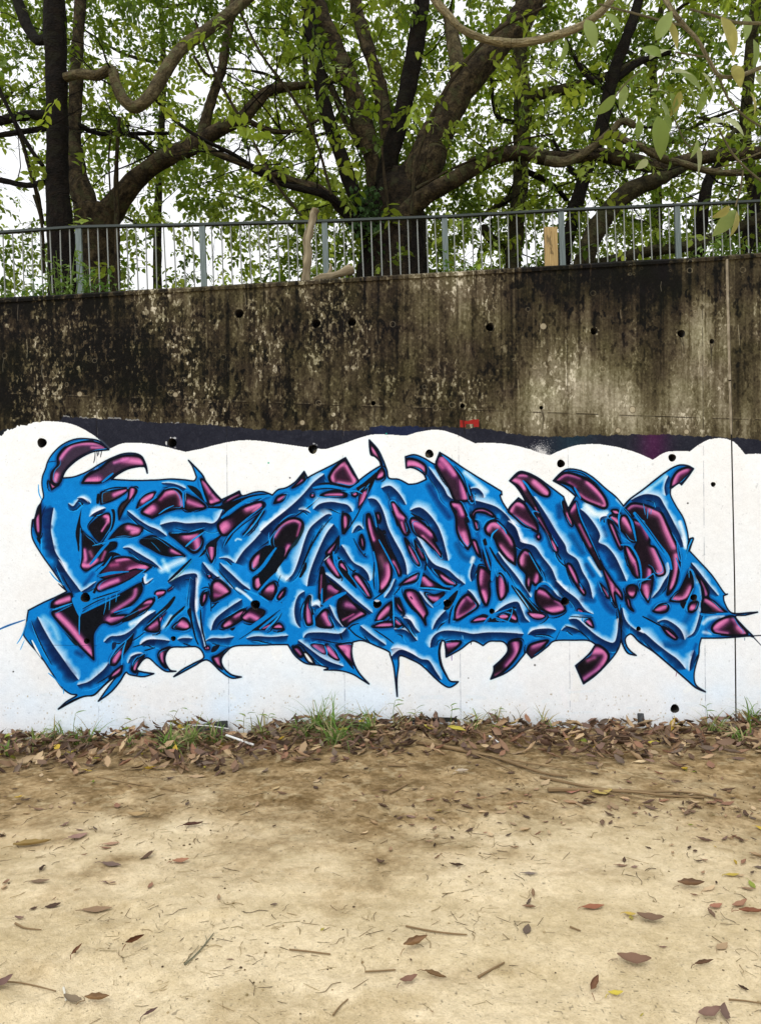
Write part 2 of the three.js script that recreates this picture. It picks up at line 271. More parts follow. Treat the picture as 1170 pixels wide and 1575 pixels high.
  N('580 700 620 720', 50, 0.7); N('560 860 500 780', 40, 0.4);
  C('830 790! 840 740 890 680 960 610 1000 560! 980 640 920 720 870 790', ['865 760 895 700', 46, 0.85], '#1c1018', 10); L('915 790 925 690 950 610', 12);
  K('845 630 875 625 870 660 845 680', '#0a2040');
  C('830 890 850 850 900 810 920 800 910 840 880 870', ['850 870 900 830', 40, 0.85], '#2a1424', 9);
  C('990 825 1010 780 1060 745 1045 790 1032 840 1012 848', ['1012 835 1022 790', 34, 0.9], '#2a1424', 10);
  C('1090 530 1150 470 1190 440 1190 540', ['1130 510 1180 480', 40, 0.7], '#2a1424', 8);
  L('1000 660 1060 640 1120 610', 8, NAVY); L('1085 685 1150 668', 8, NAVY);
  // ---- C
  frame = FRAME.C;
  C('@C 90 425 130 380 200 330 230 300 270 260 340 255 390 300 410 390 350 400 280 420 230 440 170 470! 110 445', ['125 430 170 400', 66, 0.95, '270 285 350 270 390 320 395 370', 56, 0.9, '230 330 260 300', 40, 0.5], '#1a0c18', 12);
  L('220 440 270 405 330 378', 9); N('280 340 300 370', 30, 0.6);
  C('418 300 460 310 520 340 570 390 500 405 420 405', ['440 350 550 390', 42, 0.7], '#28121f', 10);
  L('400 285 405 390', 16, BLUE); L('420 280 416 350', 4, '#67b8ea');
  K('430 230 490 240 540 290 572 362! 510 310', '#06121c'); L('520 190 540 270 568 350', 18, BLUE);
  C('540 180 580 210 630 280 685 340 650 362 600 372 580 330 550 260 530 210', ['550 195 600 280', 38, 0.7, '600 355 665 340', 40, 0.95, '620 300 650 340', 34, 0.6], '#351a2f', 10);
  C('700 355 740 320 800 290 832 276 842 300 780 330 720 368', ['735 335 805 298', 28, 0.6], '#2a1526', 9);
  K('575 395 690 378 760 350 850 318 930 298 1045 290 1065 305 950 335 850 350 780 390 720 430 685 480! 705 410', '#060a12');
  C('860 338 950 305 1035 303 960 333 880 352', ['890 335 1010 310', 24, 0.7], '#31182c', 6);
  L('690 470 780 400 900 330 1060 300 1170 262', 24, BLUE); L('690 445 760 390 850 340', 7, NAVY);
  C('660 530 690 490 750 460 830 400 900 370 980 350 1000 380 960 420 880 470 800 530 740 590 690 597', ['680 565 715 530', 92, 0.95, '880 400 985 368 940 425', 62, 0.9], '#120a14', 12);
  C('850 595 880 560 960 450 1005 425 950 505 900 575', ['885 560 910 535', 36, 0.8], '#0a0d12', 8); L('750 610 850 520 1000 420', 8, NAVY); L('850 610 930 520 1010 400', 12);
  L('700 690 740 610 850 500 990 390', 12, BLUE);
  N('680 640 720 720', 60, 0.6); K('690 700! 720 620 780 580 730 660');
  C('300 588 400 592 470 585 545 565 530 600 548 640 530 700 480 732 420 690 350 630', ['420 605 490 610', 66, 0.95, '500 640 515 705', 58, 0.85], '#140c14', 12); L('420 685 470 640 555 578', 14);
  C('80 650 150 610 210 620 300 680 380 730 412 757! 330 757 240 742 160 700', ['320 715 405 752', 40, 0.85], '#060a11', 11); L('160 650 200 690 230 725', 4);
  C('570 705 600 660 640 650 642 740 615 802 590 760', ['612 690 615 785', 40, 0.85], '#1c0f1a', 11);
  K('515 768! 560 710 620 640 700 590 655 650 650 690 590 690 560 740'); L('655 680 652 780', 6);
  R('225 522 330 500 430 512 550 505 620 512 662 480 695 408', 85, 70);
  R('235 208 330 215 425 252', 55, 55);
  S('240 860 320 820 400 785', 60); S('120 900 110 950 130 960', 30); R('100 880 115 965 180 920', 40, 10); S('250 790 290 870', 40, '#f2f8fc', 0.5);
  L('290 945 370 870 460 780', 20, NAVY); L('310 950 400 870 470 790', 8, '#2e6a4a', 0.5);
  R('285 955 370 912 430 892 502 895 500 980 490 1100 500 1180', 75, 80);
  R('545 800 600 870 680 930 775 1005', 62, 55); R('675 805 700 835 760 890 840 965 905 1010', 62, 70); 
  S('800 1000 860 1040 910 1085', 22, '#d8ecf8', 0.9);
  R('790 812 850 722 930 640 965 600 1050 510 1120 452 1180 420', 95, 95); R('665 772 730 772 785 805', 60, 40);
  S('792 640 806 628 834 634', 17, '#e4f1fa', 0.7);
  C('905 855! 905 800 950 740 1040 680 1092 690 1060 740 1000 800 930 862', ['925 835 955 765', 52, 0.9], '#090a11', 12);
  K('1000 850 1090 710 1150 700 1170 760 1110 850 1080 900 1000 965 940 960 965 885', '#050b14');
  C('930 935 960 910 1012 920 1000 962 962 1008 930 990', ['955 930 965 985', 56, 0.9], '#1c0f1a', 11);
  L('920 905 1000 830 1092 698', 26, BLUE); L('960 1030 1020 960 1092 885', 16, BLUE);
  C('990 1025 1040 970 1082 958 1092 1010 1062 1082 1000 1055', ['1035 1000 1075 1000', 64, 0.9], '#1c0f1a', 10);
  C('580 895 605 895 612 912 592 922', ['585 910 605 905', 30, 0.9], '#3a1a30', 8);
  C('620 960 660 940 700 960 752 1020 720 1050 660 1082 620 1092 612 1020', ['650 975 735 1030', 76, 0.9, '640 1050 690 1055', 40, 0.4], '#2b1226', 12);
  C('540 1105 550 1050 576 1030 570 1080 547 1125', ['560 1050 555 1095', 26, 0.85], '#2a1424', 12); 
  L('610 1170 606 1020 590 960', 9, NAVY); L('540 1000 575 990 600 1000', 8, NAVY);
  L('1140 1110 1100 1050 1110 960 1130 900', 7, NAVY); C('1110 1080 1130 1040 1165 1010 1150 1060', ['1125 1070 1155 1025', 24, 0.8], '#2a1424', 8);
  L('860 1010 960 1050 1040 1100', 14); L('960 1040 1040 1150 1170 1060', 20, BLUE); L('1050 1140 1120 1010', 12, BLUE);
  // ---- D
  frame = FRAME.D;
  C('@D 320 562 360 520 400 490 440 520 452 560 420 577 360 572', ['380 530 430 555', 62, 0.95], '#14101a', 10);
  K('330 465 410 400 400 430 340 500 260 570! 300 500', '#081018'); L('270 590 330 500 430 410', 12);
  K('430 440 460 420 468 570 452 500');
  C('540 395 545 320 572 300 578 330 562 372', ['558 320 556 365', 28, 0.85], '#2a1424', 10);
  C('690 552 720 510 800 450 850 430 872 440 850 490 780 540 720 567', ['715 545 745 530', 46, 0.9, '790 470 845 445', 52, 0.75], '#140c14', 10);
  C('838 490 880 440 920 415 1012 440 960 512 900 522', ['860 490 900 470 960 500', 46, 0.85], '#160c14', 8); 
  K('750 570 790 560 770 585'); K('910 582 1000 520 1135 440 1110 510 1030 572');
  C('980 570 1050 530 1060 545 1020 575', ['1000 565 1045 545', 22, 0.6], '#3a1a30', 6); C('1070 565 1110 528 1142 545 1142 570', ['1085 558 1140 555', 36, 0.9], '#2a1424', 8);
  L('800 640 900 570 1040 470 1170 370', 34, BLUE); L('820 650 960 560 1170 420', 6, NAVY); L('1020 580 1090 510 1135 450', 14);
  C('215 770 240 730 302 710 270 750 262 800 275 862 240 832', ['238 755 240 815', 36, 0.75], '#2a1424', 11);
  C('620 790 660 770 742 718 690 780 685 830 702 872 650 842', ['645 790 665 835', 44, 0.8], '#2a1424', 11);
  K('610 745 625 702 675 694 645 738', '#0a1220'); C('560 712 590 700 597 725 570 728', ['575 718 590 712', 26, 0.9], '#3a1a30', 6);
  C('20 865 40 820 80 780 112 768 70 830 52 882 30 890', ['35 875 48 825', 36, 0.9], '#2a1424', 10);
  R('75 692 130 655 200 650 305 660', 65, 55); R('355 652 400 640 475 642', 55, 50); R('565 662 620 640 700 642 785 630', 65, 60);
  R('870 642 950 626 1060 632 1190 620', 60, 62);
  R('@D 498 180 490 300 488 420 508 520 540 620 566 735', 60, 40); L('530 430 540 560 580 720', 13, NAVY); L('470 560 500 660 560 770', 10, NAVY); L('515 700 570 790', 40, BLUE, 0.8);
  R('608 585 640 500 720 430 842 348', 80, 75); N('460 200 470 330', 60, 0.6); N('560 420 540 600', 30, 0.5);
  L('620 380 640 380 670 370', 7, NAVY); L('610 420 660 370', 10, NAVY);
  R('0 782 60 758 105 758', 50, 40); N('20 840 70 790', 30, 0.6); L('120 735 190 712', 8, NAVY);
  L('560 800 440 860 330 925', 10, BLUE);
  // ---- E
  frame = FRAME.E;
  R('@E 0 770 90 692 190 612 260 552 330 482 400 402 482 335', 90, 90);
  C('525 340 560 290 630 230 660 260 700 330 737 386 690 432 600 422 540 407 518 370', ['545 395 540 330 600 270 650 270', 46, 0.9, '655 280 705 380 690 418 590 408', 46, 0.9], '#2b1628', 13);
  C('820 100 850 130 885 190 912 260 905 282 880 230 845 200 830 170', ['838 150 880 190', 40, 0.9, '890 220 905 260', 24, 0.5], '#1a1218', 10);
  C('868 372 880 330 905 290 932 320 925 360 890 377', ['885 360 920 340', 44, 0.9], '#35182e', 10);
  K('720 430 790 380 872 325 845 420 800 500 738 605! 748 500', '#0b0b12'); C('735 590! 745 500 790 455 815 430 800 500 770 550', ['785 480 755 570', 38, 0.8], '#2b1628', 4);
  C('690 482 720 468 732 490 712 507 690 497', ['700 490 725 485', 32, 0.85], '#3a1a30', 9);
  L('650 470 760 400 900 285', 22, BLUE); L('640 470 720 465 765 485', 9);
  C('455 502 500 475 570 463 640 480 640 507 560 510', ['490 495 610 492', 26, 0.85], '#1d1018', 11); C('378 492 400 480 407 505 385 512', ['388 500 400 492', 26, 0.85], '#3a1a30', 8);
  L('400 440 520 428 660 455', 20, BLUE); K('420 415 520 400 640 440 520 418'); L('410 455 520 445 640 465', 8, NAVY);
  C('105 557! 130 510 180 490 197 500 160 542', ['140 530 180 505', 30, 0.7], '#1d1018', 9);
  C('240 442 290 390 333 322 352 365 300 412', ['262 425 315 385', 20, 0.6], '#0d0f16', 8);
  R('398 602 450 560 530 546 600 556 660 572 695 620', 95, 85); R('285 602 340 608 380 628', 60, 30);
  C('90 812 120 750 170 700 230 670 290 675 322 710 310 770 270 850 225 900 190 965! 168 970 180 910 150 885 100 882', ['105 800 165 715 250 680 305 700', 38, 0.95, '300 720 280 800', 24, 0.5, '185 940 215 880', 40, 0.85], '#0c0a12', 12);
  L('70 870 80 820 120 760', 7); K('215 900 290 800 330 720 325 770 270 870', '#0c2630');
  K('0 945 80 885 150 888 160 930 112 1020 130 1060 60 1110 0 1160', '#050b14'); L('0 1065 60 970 122 892', 20, BLUE); 
  R('190 1138 250 1080 300 950 330 850 370 750 430 690 500 640 540 642', 105, 60); S('130 1040 150 1090 190 1120', 60);
  R('352 1180 370 1090 400 1000 450 880 500 780 552 712', 95, 90); L('330 1010 380 880 470 720', 9, NAVY); L('350 960 400 850 480 730 540 660', 12, NAVY, 0.6); K('290 1110! 340 1000 350 1040 310 1110');
  C('620 632! 650 640 667 690 640 770 620 782! 613 700', ['635 665 642 730', 34, 0.8], '#160e16', 10); L('632 790 700 690 745 610 800 490', 9, NAVY);
  C('750 812 765 802 781 850 775 902 755 870', ['762 825 768 880', 22, 0.9], '#1a0f18', 12); N('800 960 750 930 740 840', 40, 0.5); L('700 820 740 900 790 960', 10, NAVY, 0.7); L('790 930 780 950 800 960', 8, NAVY);
  R('688 782 718 735 745 722 775 752', 55, 45); L('775 640 772 730', 6, NAVY);
  C('800 642! 822 642 850 720 872 770 912 830 960 960 982 1040 982 1110 950 1180 895 1215 888 1080 868 980 850 900 820 800 800 720', ['810 680 832 780 850 830', 32, 0.85, '965 1030 962 1110 920 1180', 62, 0.95, '905 960 930 1020', 60, 0.3], '#1e0e1b', 11);
  L('850 920 870 1020 885 1170 880 1220', 14, BLUE); L('855 1000 850 1120 858 1200', 11, NAVY);
  C('868 640 890 630 902 670 890 702', ['882 645 890 690', 20, 0.85], '#100a12', 12); C('918 770 935 768 932 802', ['926 775 930 795', 16, 0.85], '#3a1a30', 10);
  C('878 742! 920 780 960 880 1010 960 1052 1060 1040 1102 1010 1040 960 960', ['995 1000 1040 1090', 34, 0.85], '#0e0a12', 9); L('890 830 950 940 1010 1060 1030 1120', 12, BLUE); L('945 800 980 890 1020 980', 7, NAVY);
  R('805 520 860 525 900 570 930 640 960 740 1010 840 1060 930 1090 1010 1102 1095', 72, 90);
  R('905 442 970 425 1020 460 1060 510 1095 570', 85, 80); N('960 500 990 560 1000 640', 50, 0.6);
  C('978 560 1010 550 1050 610 1092 660 1092 700 1112 780 1085 795 1050 740 1010 660', ['1000 565 1030 640 1075 665', 44, 0.85, '1060 700 1080 780', 22, 0.7], '#35182e', 10); L('1000 620 1020 700 1030 730', 9, NAVY);
  C('495 925 560 850 582 818 562 890 520 952', ['515 920 565 850', 26, 0.75], '#14101a', 10);
  C('488 992 520 950 560 1010 602 1100 580 1112 530 1062', ['505 975 585 1090', 40, 0.85], '#14101a', 10); L('480 985 520 950', 6, '#c8e4f4');
  K('580 950! 610 980 660 1060 640 1090 600 1050'); C('590 1012 620 1000 652 1050 650 1082 610 1052', ['610 1015 640 1065', 30, 0.85], '#2a1424', 8);
  L('550 920 560 1000 590 1060 640 1130', 16, BLUE);
  R('610 865 650 930 700 1000 770 1040 810 1090 822 1140', 85, 75);
  N('560 900 620 910', 50, 0.7);
  // ---- G
  frame = FRAME.G;
  C('@G 700 165 740 170 800 260 832 330 800 332 760 270 700 200', ['725 185 815 315', 48, 0.9], '#14101a', 11);
  K('590 100 650 140 700 210 722 270 640 190 600 150'); L('660 150 720 230 800 330', 10, BLUE);
  C('440 335! 450 150 470 108 488 180 500 290 470 362 450 352', ['456 170 450 300', 18, 0.7], '#0d0b12', 9); L('465 390 462 320 466 270', 14, BLUE);
  C('340 392 355 340 377 330 372 400 390 440 397 532 350 542 335 480', ['350 400 362 510', 50, 0.85], '#180e16', 12);
  C('430 482 480 430 512 440 520 490 548 552 500 562 440 552 415 522', ['475 455 525 540', 52, 0.85], '#180e16', 11);
  C('500 240 560 240 602 290 540 340 465 388! 490 320', ['520 260 570 285', 56, 0.6, '490 365 540 335', 20, 0.8], '#1c0f1a', 9);
  C('580 402 600 340 640 320 690 370 740 420 792 460 740 490 680 522 640 552 600 502', ['650 390 710 400', 56, 0.6, '680 515 765 455', 40, 0.85, '610 510 700 460', 20, 0.5], '#0f0a12', 10); L('600 460 640 480 720 440', 5, NAVY);
  L('480 390 560 340 640 300', 34, BLUE); R('518 390 540 440 570 500 622 558', 75, 60); 
  L('400 470 410 545', 16, BLUE);
  C('870 502 900 440 980 370 992 430 960 470 900 512', ['880 495 955 420', 46, 0.9], '#1c0f1a', 9); L('862 520 920 510', 8); C('850 552 920 520 990 522 1002 552 900 562', ['870 545 975 542', 34, 0.85], '#1c0f1a', 8);
  C('1010 552 1010 490 1050 520 1072 557', ['1025 525 1055 550', 36, 0.85], '#2a1424', 8); C('1020 392 1035 350 1060 400 1077 450 1050 442', ['1035 380 1060 440', 36, 0.9], '#2a1424', 10);
  L('995 320 1000 450 1004 555', 10); K('960 470! 985 360 985 330 992 500 1000 520');
  C('570 692! 692 680 685 760 702 842 640 780', ['595 700 650 720 655 770', 66, 0.95], '#31142b', 9); L('570 700 640 790 700 870', 18, NAVY);
  C('380 692 440 685 480 700 492 760 440 742', ['410 700 470 740', 40, 0.6], '#4a2a48', 4); C('488 692 530 700 592 792 570 802 510 762', ['510 720 575 790', 44, 0.85], '#31142b', 8); L('485 700 500 740 500 770', 10); L('585 770 640 840', 12, BLUE);
  C('250 712 290 710 322 760 300 782 260 742', ['270 725 310 765', 36, 0.6], '#180e16', 12);
  C('325 757 350 750 390 800 402 832 360 817', [], '#eceff0', 8);
  C('130 335 160 290 184 278 180 302 150 352', ['140 330 175 295', 28, 0.8], '#2a1424', 9);
  R('302 565 272 522 258 450 265 380 290 320 335 288', 95, 70); 
  R('325 640 345 612 380 600 480 599 600 607 645 565', 80, 70); L('600 605 615 650', 10, NAVY);
  R('285 655 360 712 450 780 540 825 630 852', 85, 60);
  R('478 150 560 212 650 290 740 370 845 452', 80, 75); K('480 165! 560 230 620 280 560 270');
  R('750 545 830 612 900 662 945 692', 80, 55); L('660 560 720 620 800 660', 10, NAVY); L('660 575 690 545 740 530', 10, NAVY); L('860 580 950 640 1000 680', 9, NAVY);
  R('388 402 420 388 452 412', 60, 50); S('380 330 390 380 440 370', 40); 
  R('978 722 1040 715 1100 740 1180 785', 70, 60); R('1000 572 1080 578 1130 612 1180 660', 60, 60); R('1050 470 1100 480 1150 560', 60, 30);
  R('930 340 980 272 1012 192', 65, 55); L('850 350 920 300 970 240', 10, NAVY);
  L('0 570 160 440 260 340', 20, BLUE); L('0 540 150 430', 6, NAVY); N('290 360 280 480', 40, 0.6); N('340 660 580 640', 40, 0.5);
  // ---- H
  frame = FRAME.H;
  N('@H 290 330 360 450 440 560', 60, 0.75); N('300 240 350 330', 60, 0.55);
  C('120 132 160 125 220 145 265 182 262 242 220 205 160 190 120 192', ['125 165 190 165 245 205', 62, 0.9], '#35203a', 11);
  C('340 162 375 90 420 110 480 190 520 260 560 340 587 432 520 442 480 432 440 340 390 260', ['385 130 440 190 480 240', 54, 0.85, '535 290 560 420', 56, 0.85, '370 170 390 190', 50, 0.5], '#2e1c2c', 11); K('345 140 372 80 395 105 365 115'); L('510 270 508 400', 5, '#2a1526');
  L('390 95 480 180 560 290 600 400', 18, BLUE); L('480 180 540 250 580 360', 8, NAVY);
  C('588 332! 612 400 622 440 602 432', ['600 370 612 430', 18, 0.7], '#35182e', 8);
  R('285 182 340 262 400 342 430 400 472 430', 90, 60); 
  R('590 350 650 346 690 382 702 420', 60, 60); S('560 230 640 300 720 370', 46, '#f2f8fc', 0.7);
  C('450 458 500 450 540 470 582 592 562 582 590 680 602 760 580 803! 540 760 500 670 490 560', ['460 468 510 480 540 540', 44, 0.85, '545 690 580 780', 62, 0.9, '500 640 525 710', 30, 0.5], '#31162b', 11); K('455 470! 500 520 485 540'); 
  C('608 742 640 740 660 800 672 862 640 822', ['630 755 660 830', 30, 0.8], '#35182e', 9);
  N('500 770 550 860 620 880', 60, 0.6); S('620 870 610 900', 36, '#f2f8fc', 0.8);
  C('150 582 190 570 260 620 320 680 347 740 322 737 382 840 370 862 320 800 250 730 190 690 160 640', ['165 600 240 640 305 690', 46, 0.85, '240 710 370 845', 34, 0.9], '#31162b', 10); K('150 530 220 560 260 590 200 570'); L('110 580 150 680', 14, NAVY); L('320 690 345 740', 12, NAVY);
  R('145 512 220 490 290 540 350 620 385 700 410 790 435 892', 85, 95);
  C('108 722 150 770 222 900 202 922 150 842', ['140 790 205 910', 30, 0.75], '#180e16', 10); C('180 742 220 790 262 870 240 882 200 822', ['215 800 245 860', 22, 0.4], '#1e1220', 9);
  R('198 708 250 800 290 872 340 922 430 958 500 1018 562 1065', 95, 85);
  R('575 440 640 440 720 460 800 490 880 560 930 640 970 720 1020 775', 85, 85);
  C('608 545 640 505 700 500 760 530 775 562 700 530 640 530 625 572', ['625 535 650 512 720 512 765 550', 26, 0.85], '#2a1424', 10); C('620 582! 650 600 662 650 640 652', ['640 610 650 645', 24, 0.8], '#2a1424', 9);
  N('600 500 600 600', 30, 0.6);
  C('710 642 740 600 790 590 830 620 880 680 920 740 937 830 932 915! 870 870 810 790 780 720 750 702 720 682', ['725 655 760 615 825 630', 62, 0.9, '850 660 915 760', 46, 0.8, '820 790 920 895', 60, 0.9], '#150d16', 12); L('755 740 765 690 805 652', 13); L('800 600 850 650 870 690', 9); L('690 640 720 590 780 570', 9);
  K('690 742 712 722 725 770 700 772'); C('698 802 725 840 747 920 732 957 700 872', ['715 850 738 935', 26, 0.75], '#2a1424', 9); L('680 720 700 800 750 960', 16, BLUE); 
  L('745 790 790 870 860 970', 16, NAVY); L('760 900 790 980 800 1010', 7);
  R('805 822 850 890 900 950 950 1012 1010 1100 1055 1165', 85, 50); N('650 690 700 780', 40, 0.5);
  C('885 522 910 470 950 440 1000 460 1050 540 1097 620 1102 672 1060 652 1000 622 940 572', ['900 520 930 460 1000 475', 50, 0.9, '930 560 1010 610 1085 660', 40, 0.75], '#2c1428', 12);
  C('1095 700 1115 690 1125 720 1105 732', ['1105 715 1118 705', 24, 0.85], '#3a1a30', 8);
  C('70 1072! 130 1020 200 985 212 1000 190 1042 120 1062', ['100 1055 195 1005', 40, 0.85], '#180e16', 10);
  C('228 1012 260 1000 310 1040 400 1090 440 1102 300 1092 230 1082', ['250 1020 295 1070', 56, 0.85], '#0d0a12', 10);
  C('330 962 370 970 440 1020 497 1060 480 1077 420 1062 370 1012', ['385 1010 485 1062', 40, 0.9], '#0d0a12', 10); L('270 930 330 1010 400 1075 470 1080', 18, BLUE);
  L('240 960 225 1020 215 1090', 22, BLUE); L('270 900 260 960', 12, NAVY);
  // ---- I
  frame = FRAME.I;
  C('@I 655 122 670 60 720 80 762 140 740 180 745 260 730 330 710 342 680 280 660 200', ['680 95 668 180', 52, 0.75, '695 250 722 325', 52, 0.95], '#2b1226', 12); C('700 -20 722 0 747 80 735 92', ['715 0 738 70', 24, 0.75], '#2a1424', 9);
  R('607 170 598 110 618 30', 40, 60); L('770 20 765 120 760 160', 26, BLUE);
  C('800 122 830 110 860 170 872 240 850 290 820 302 800 222', ['840 150 832 275', 56, 0.85], '#160c16', 11); L('800 70 806 130', 6); L('880 170 885 250', 9, NAVY);
  C('110 242 150 230 200 250 240 320 277 400 260 440 265 492! 230 432 160 350 120 290', ['145 270 200 360 245 425', 62, 0.95], '#2b1226', 11); L('150 280 165 300', 10, '#3a1a30');
  C('40 292 60 330 102 390 90 402 50 362', ['60 340 90 390', 36, 0.85], '#2a1424', 10); C('38 442 92 490 60 502 30 482', ['50 465 80 492', 32, 0.85], '#2a1424', 9); K('45 300! 70 290 110 400 100 410');
  C('260 252 330 270 402 250 380 300 330 332 280 292', ['290 290 350 300', 46, 0.75], '#241020', 10); L('215 215 330 222 455 240', 13, '#1a96e0'); L('330 340 420 280 520 190', 28, BLUE); 
  R('215 238 270 320 322 368', 70, 40);
  K('410 340 440 290 505 232 490 290 440 372 400 378');
  C('478 442 490 370 530 300 580 265 620 300 657 350 600 400 520 450 490 457', ['492 430 500 370 545 300', 46, 0.85, '510 440 590 400 645 350', 40, 0.75, '570 275 610 310', 40, 0.6], '#2b1226', 12); L('455 480 470 380 520 270 560 210', 12, BLUE); L('440 480 450 400 470 350', 11, NAVY);
  R('580 228 620 268 668 345', 70, 85); N('690 360 720 350', 24, 0.6);
  K('600 468 690 412 740 432 720 462 640 478', '#0b1220'); C('610 465 660 432 722 437 722 457 640 470', ['630 458 710 445', 30, 0.85], '#35182e', 6); L('500 500 600 430 720 390', 22, BLUE);
  K('780 440 900 372 942 400 952 472 860 472 730 470', '#0b1220'); C('808 432 840 408 882 420 880 442 840 452', ['820 430 875 428', 36, 0.9], '#2a1424', 6); C('898 442 920 398 947 440 940 462', ['915 435 938 450', 36, 0.9], '#2a1424', 6); L('700 480 760 420 900 370', 14, BLUE); L('770 430 850 460 900 475', 11, BLUE); L('880 470 905 420 915 370', 8);
  R('780 402 870 340 950 320 980 370 1010 440 1045 472', 85, 70); N('960 380 985 460', 40, 0.6);
  R('297 665 310 600 350 555 420 535 540 545 620 560 720 550 850 550 1000 560', 80, 70); R('1040 562 1080 540 1180 530', 70, 60);
  R('95 440 150 458 190 520 222 548', 70, 55); L('90 480 140 540 190 600', 10, NAVY);
  R('312 532 340 470 370 430 415 382', 75, 60); N('430 420 440 470', 50, 0.5);
  C('410 622 520 615 510 650 430 712! 415 672', ['430 640 505 632', 54, 0.75], '#2b1226', 11); L('430 730 520 680 600 610', 16, BLUE);
  C('890 622 970 610 977 660 940 740 860 830 770 892 775 810 840 750 880 700', ['935 625 945 710 880 800', 56, 0.85, '790 870 850 840', 30, 0.4], '#0f0a10', 11);
  C('1020 702! 1050 640 1175 608 1150 650 1060 742', ['1070 650 1160 620', 56, 0.7], '#2b1226', 11);
  R('-5 742 70 680 150 702 230 748 290 762 340 840 385 905', 75, 60); L('540 570 545 600', 4, '#7ac0ea');
 L('375 620 362 700 378 800 425 890', 10, NAVY);
  // ---- J
  frame = FRAME.J;
  C('@J 15 292! 90 232 150 240 240 290 312 360 306 407 250 397 190 352 150 312 128 300 150 350 172 390 202 450 242 540 230 552 190 492 130 412 90 342', ['45 285 90 300 125 345', 46, 0.9, '200 300 295 385', 54, 0.9, '85 250 140 252', 30, 0.7, '210 495 232 540', 26, 0.8], '#2e1c2c', 10);
  L('115 290 150 330 190 400', 16, BLUE);
  C('198 542 250 560 290 640 340 730 372 790 372 828 340 802 300 702 250 622', ['340 750 366 822', 38, 0.95, '230 575 300 690', 22, 0.6], '#2a1424', 9); L('370 830 400 880', 10, NAVY);
  C('215 707 235 682 247 720 232 732', ['225 715 240 705', 22, 0.85], '#3a1a30', 8);
  R('195 405 260 500 310 580 370 680 430 770 450 830 520 880 560 970 610 1060 640 1180', 80, 95); N('280 570 340 680 400 800', 60, 0.5);
  R('0 590 60 640 90 720 105 752 200 780 260 860 330 950 370 1040 440 1120', 80, 90);
  C('408 462 430 450 460 530 487 600 480 632 450 592 425 532', ['445 540 480 615', 32, 0.8], '#2a1424', 10);
  C('460 522 490 460 517 450 530 540 570 640 620 740 670 840 702 930 690 952 640 862 570 742 510 622 470 562', ['475 510 510 475', 44, 0.85, '540 620 620 780', 30, 0.45], '#24101f', 10);
  L('515 450 545 560 600 680 690 880', 10, BLUE); N('380 480 390 560', 50, 0.7); N('480 700 560 830', 60, 0.6);
  C('348 292! 400 245 450 230 540 255 640 310 720 400 747 470 720 497 650 472 580 442 530 402 490 342 430 312', ['365 285 440 240 540 262', 36, 0.85, '600 300 700 400 738 470 700 485', 44, 0.95, '530 395 600 440 680 470', 40, 0.8, '460 310 500 340', 40, 0.5], '#2c1a29', 12); L('450 215 560 235 660 310', 8, NAVY); L('500 340 545 420', 16, BLUE);
  R('545 500 600 550 660 630 692 700 682 752 740 780 800 850 850 950 892 1045', 85, 95); S('590 480 660 540 740 540', 60, '#f2f8fc', 0.85); R('690 600 700 565 750 552', 50, 50); N('560 560 620 640', 70, 0.6); N('720 640 740 700', 40, 0.5);
  N('690 780 780 920', 60, 0.5); S('610 870 650 930 700 1000', 30, '#f2f8fc', 0.7); N('590 920 640 1000', 40, 0.7);
  C('760 562 800 545 830 570 852 620 840 642 800 602', ['770 565 840 610', 44, 0.9], '#2a1424', 9); C('778 512 820 508 842 540 800 542', ['785 520 830 532', 34, 0.95], '#2a1424', 9);
  C('848 562 890 558 930 640 962 740 920 742 880 692 840 642', ['865 570 925 650', 54, 0.9], '#1c0f1a', 10); L('848 490 830 570 842 670', 9); L('860 490 920 570 962 740', 20, BLUE); L('870 500 940 590 970 680', 9, NAVY);
  S('820 430 870 480', 30, '#f2f8fc', 0.6);
  C('753 602 790 620 830 720 857 790 840 802 800 722', ['775 625 840 770', 32, 0.85], '#2a1424', 10);
  C('878 792 900 780 940 840 972 900 987 1010 950 1002 920 942', ['895 805 955 900', 54, 0.9, '960 920 980 1005', 26, 0.7], '#24101f', 11); L('850 770 920 780 980 880 1000 1000 990 1100', 16, BLUE);
  C('80 872 120 810 160 820 190 880 230 960 247 1040 210 1072 180 1052 162 1112! 140 1062 140 990 90 932', ['105 830 100 905', 60, 0.9, '225 1000 205 1060', 42, 0.75, '150 1030 160 1090', 30, 0.9, '120 820 170 840', 30, 0.6], '#120b12', 12); L('160 830 210 920 260 1010', 8);
  C('443 922 470 915 510 980 540 1060 582 1120 570 1147 520 1082 470 992', ['460 935 520 1040', 42, 0.85, '550 1095 572 1140', 30, 0.9], '#2a1424', 10); L('540 1060 560 1100', 10, BLUE);
  C('698 912! 740 970 800 1060 852 1130 856 1180 830 1150 800 1130 812 1220 790 1190 750 1070', ['780 1060 800 1190', 40, 0.8, '820 1100 848 1170', 34, 0.8, '720 960 770 1050', 26, 0.4], '#2a1424', 9); C('690 1062 740 1110 764 1162 740 1162', ['715 1090 755 1150', 26, 0.85], '#2a1424', 9);
  C('888 1102 920 1072 962 1082 962 1130 940 1167 905 1152', ['905 1140 950 1140', 44, 0.9], '#2b1226', 10); C('888 1162 910 1182 922 1232 942 1267 902 1232', ['900 1180 915 1230', 26, 0.85], '#2a1424', 9);
  L('910 1050 980 1030 1070 1030', 12); L('890 1060 920 1050 960 1045', 24, BLUE);
  // ---- M
  frame = FRAME.M;
  C('@M 488 342! 500 280 540 220 610 190 657 200 610 260 560 312', ['505 320 540 240 605 205', 54, 0.85], '#28161f', 11);
  R('452 405 443 330 472 250', 70, 60);
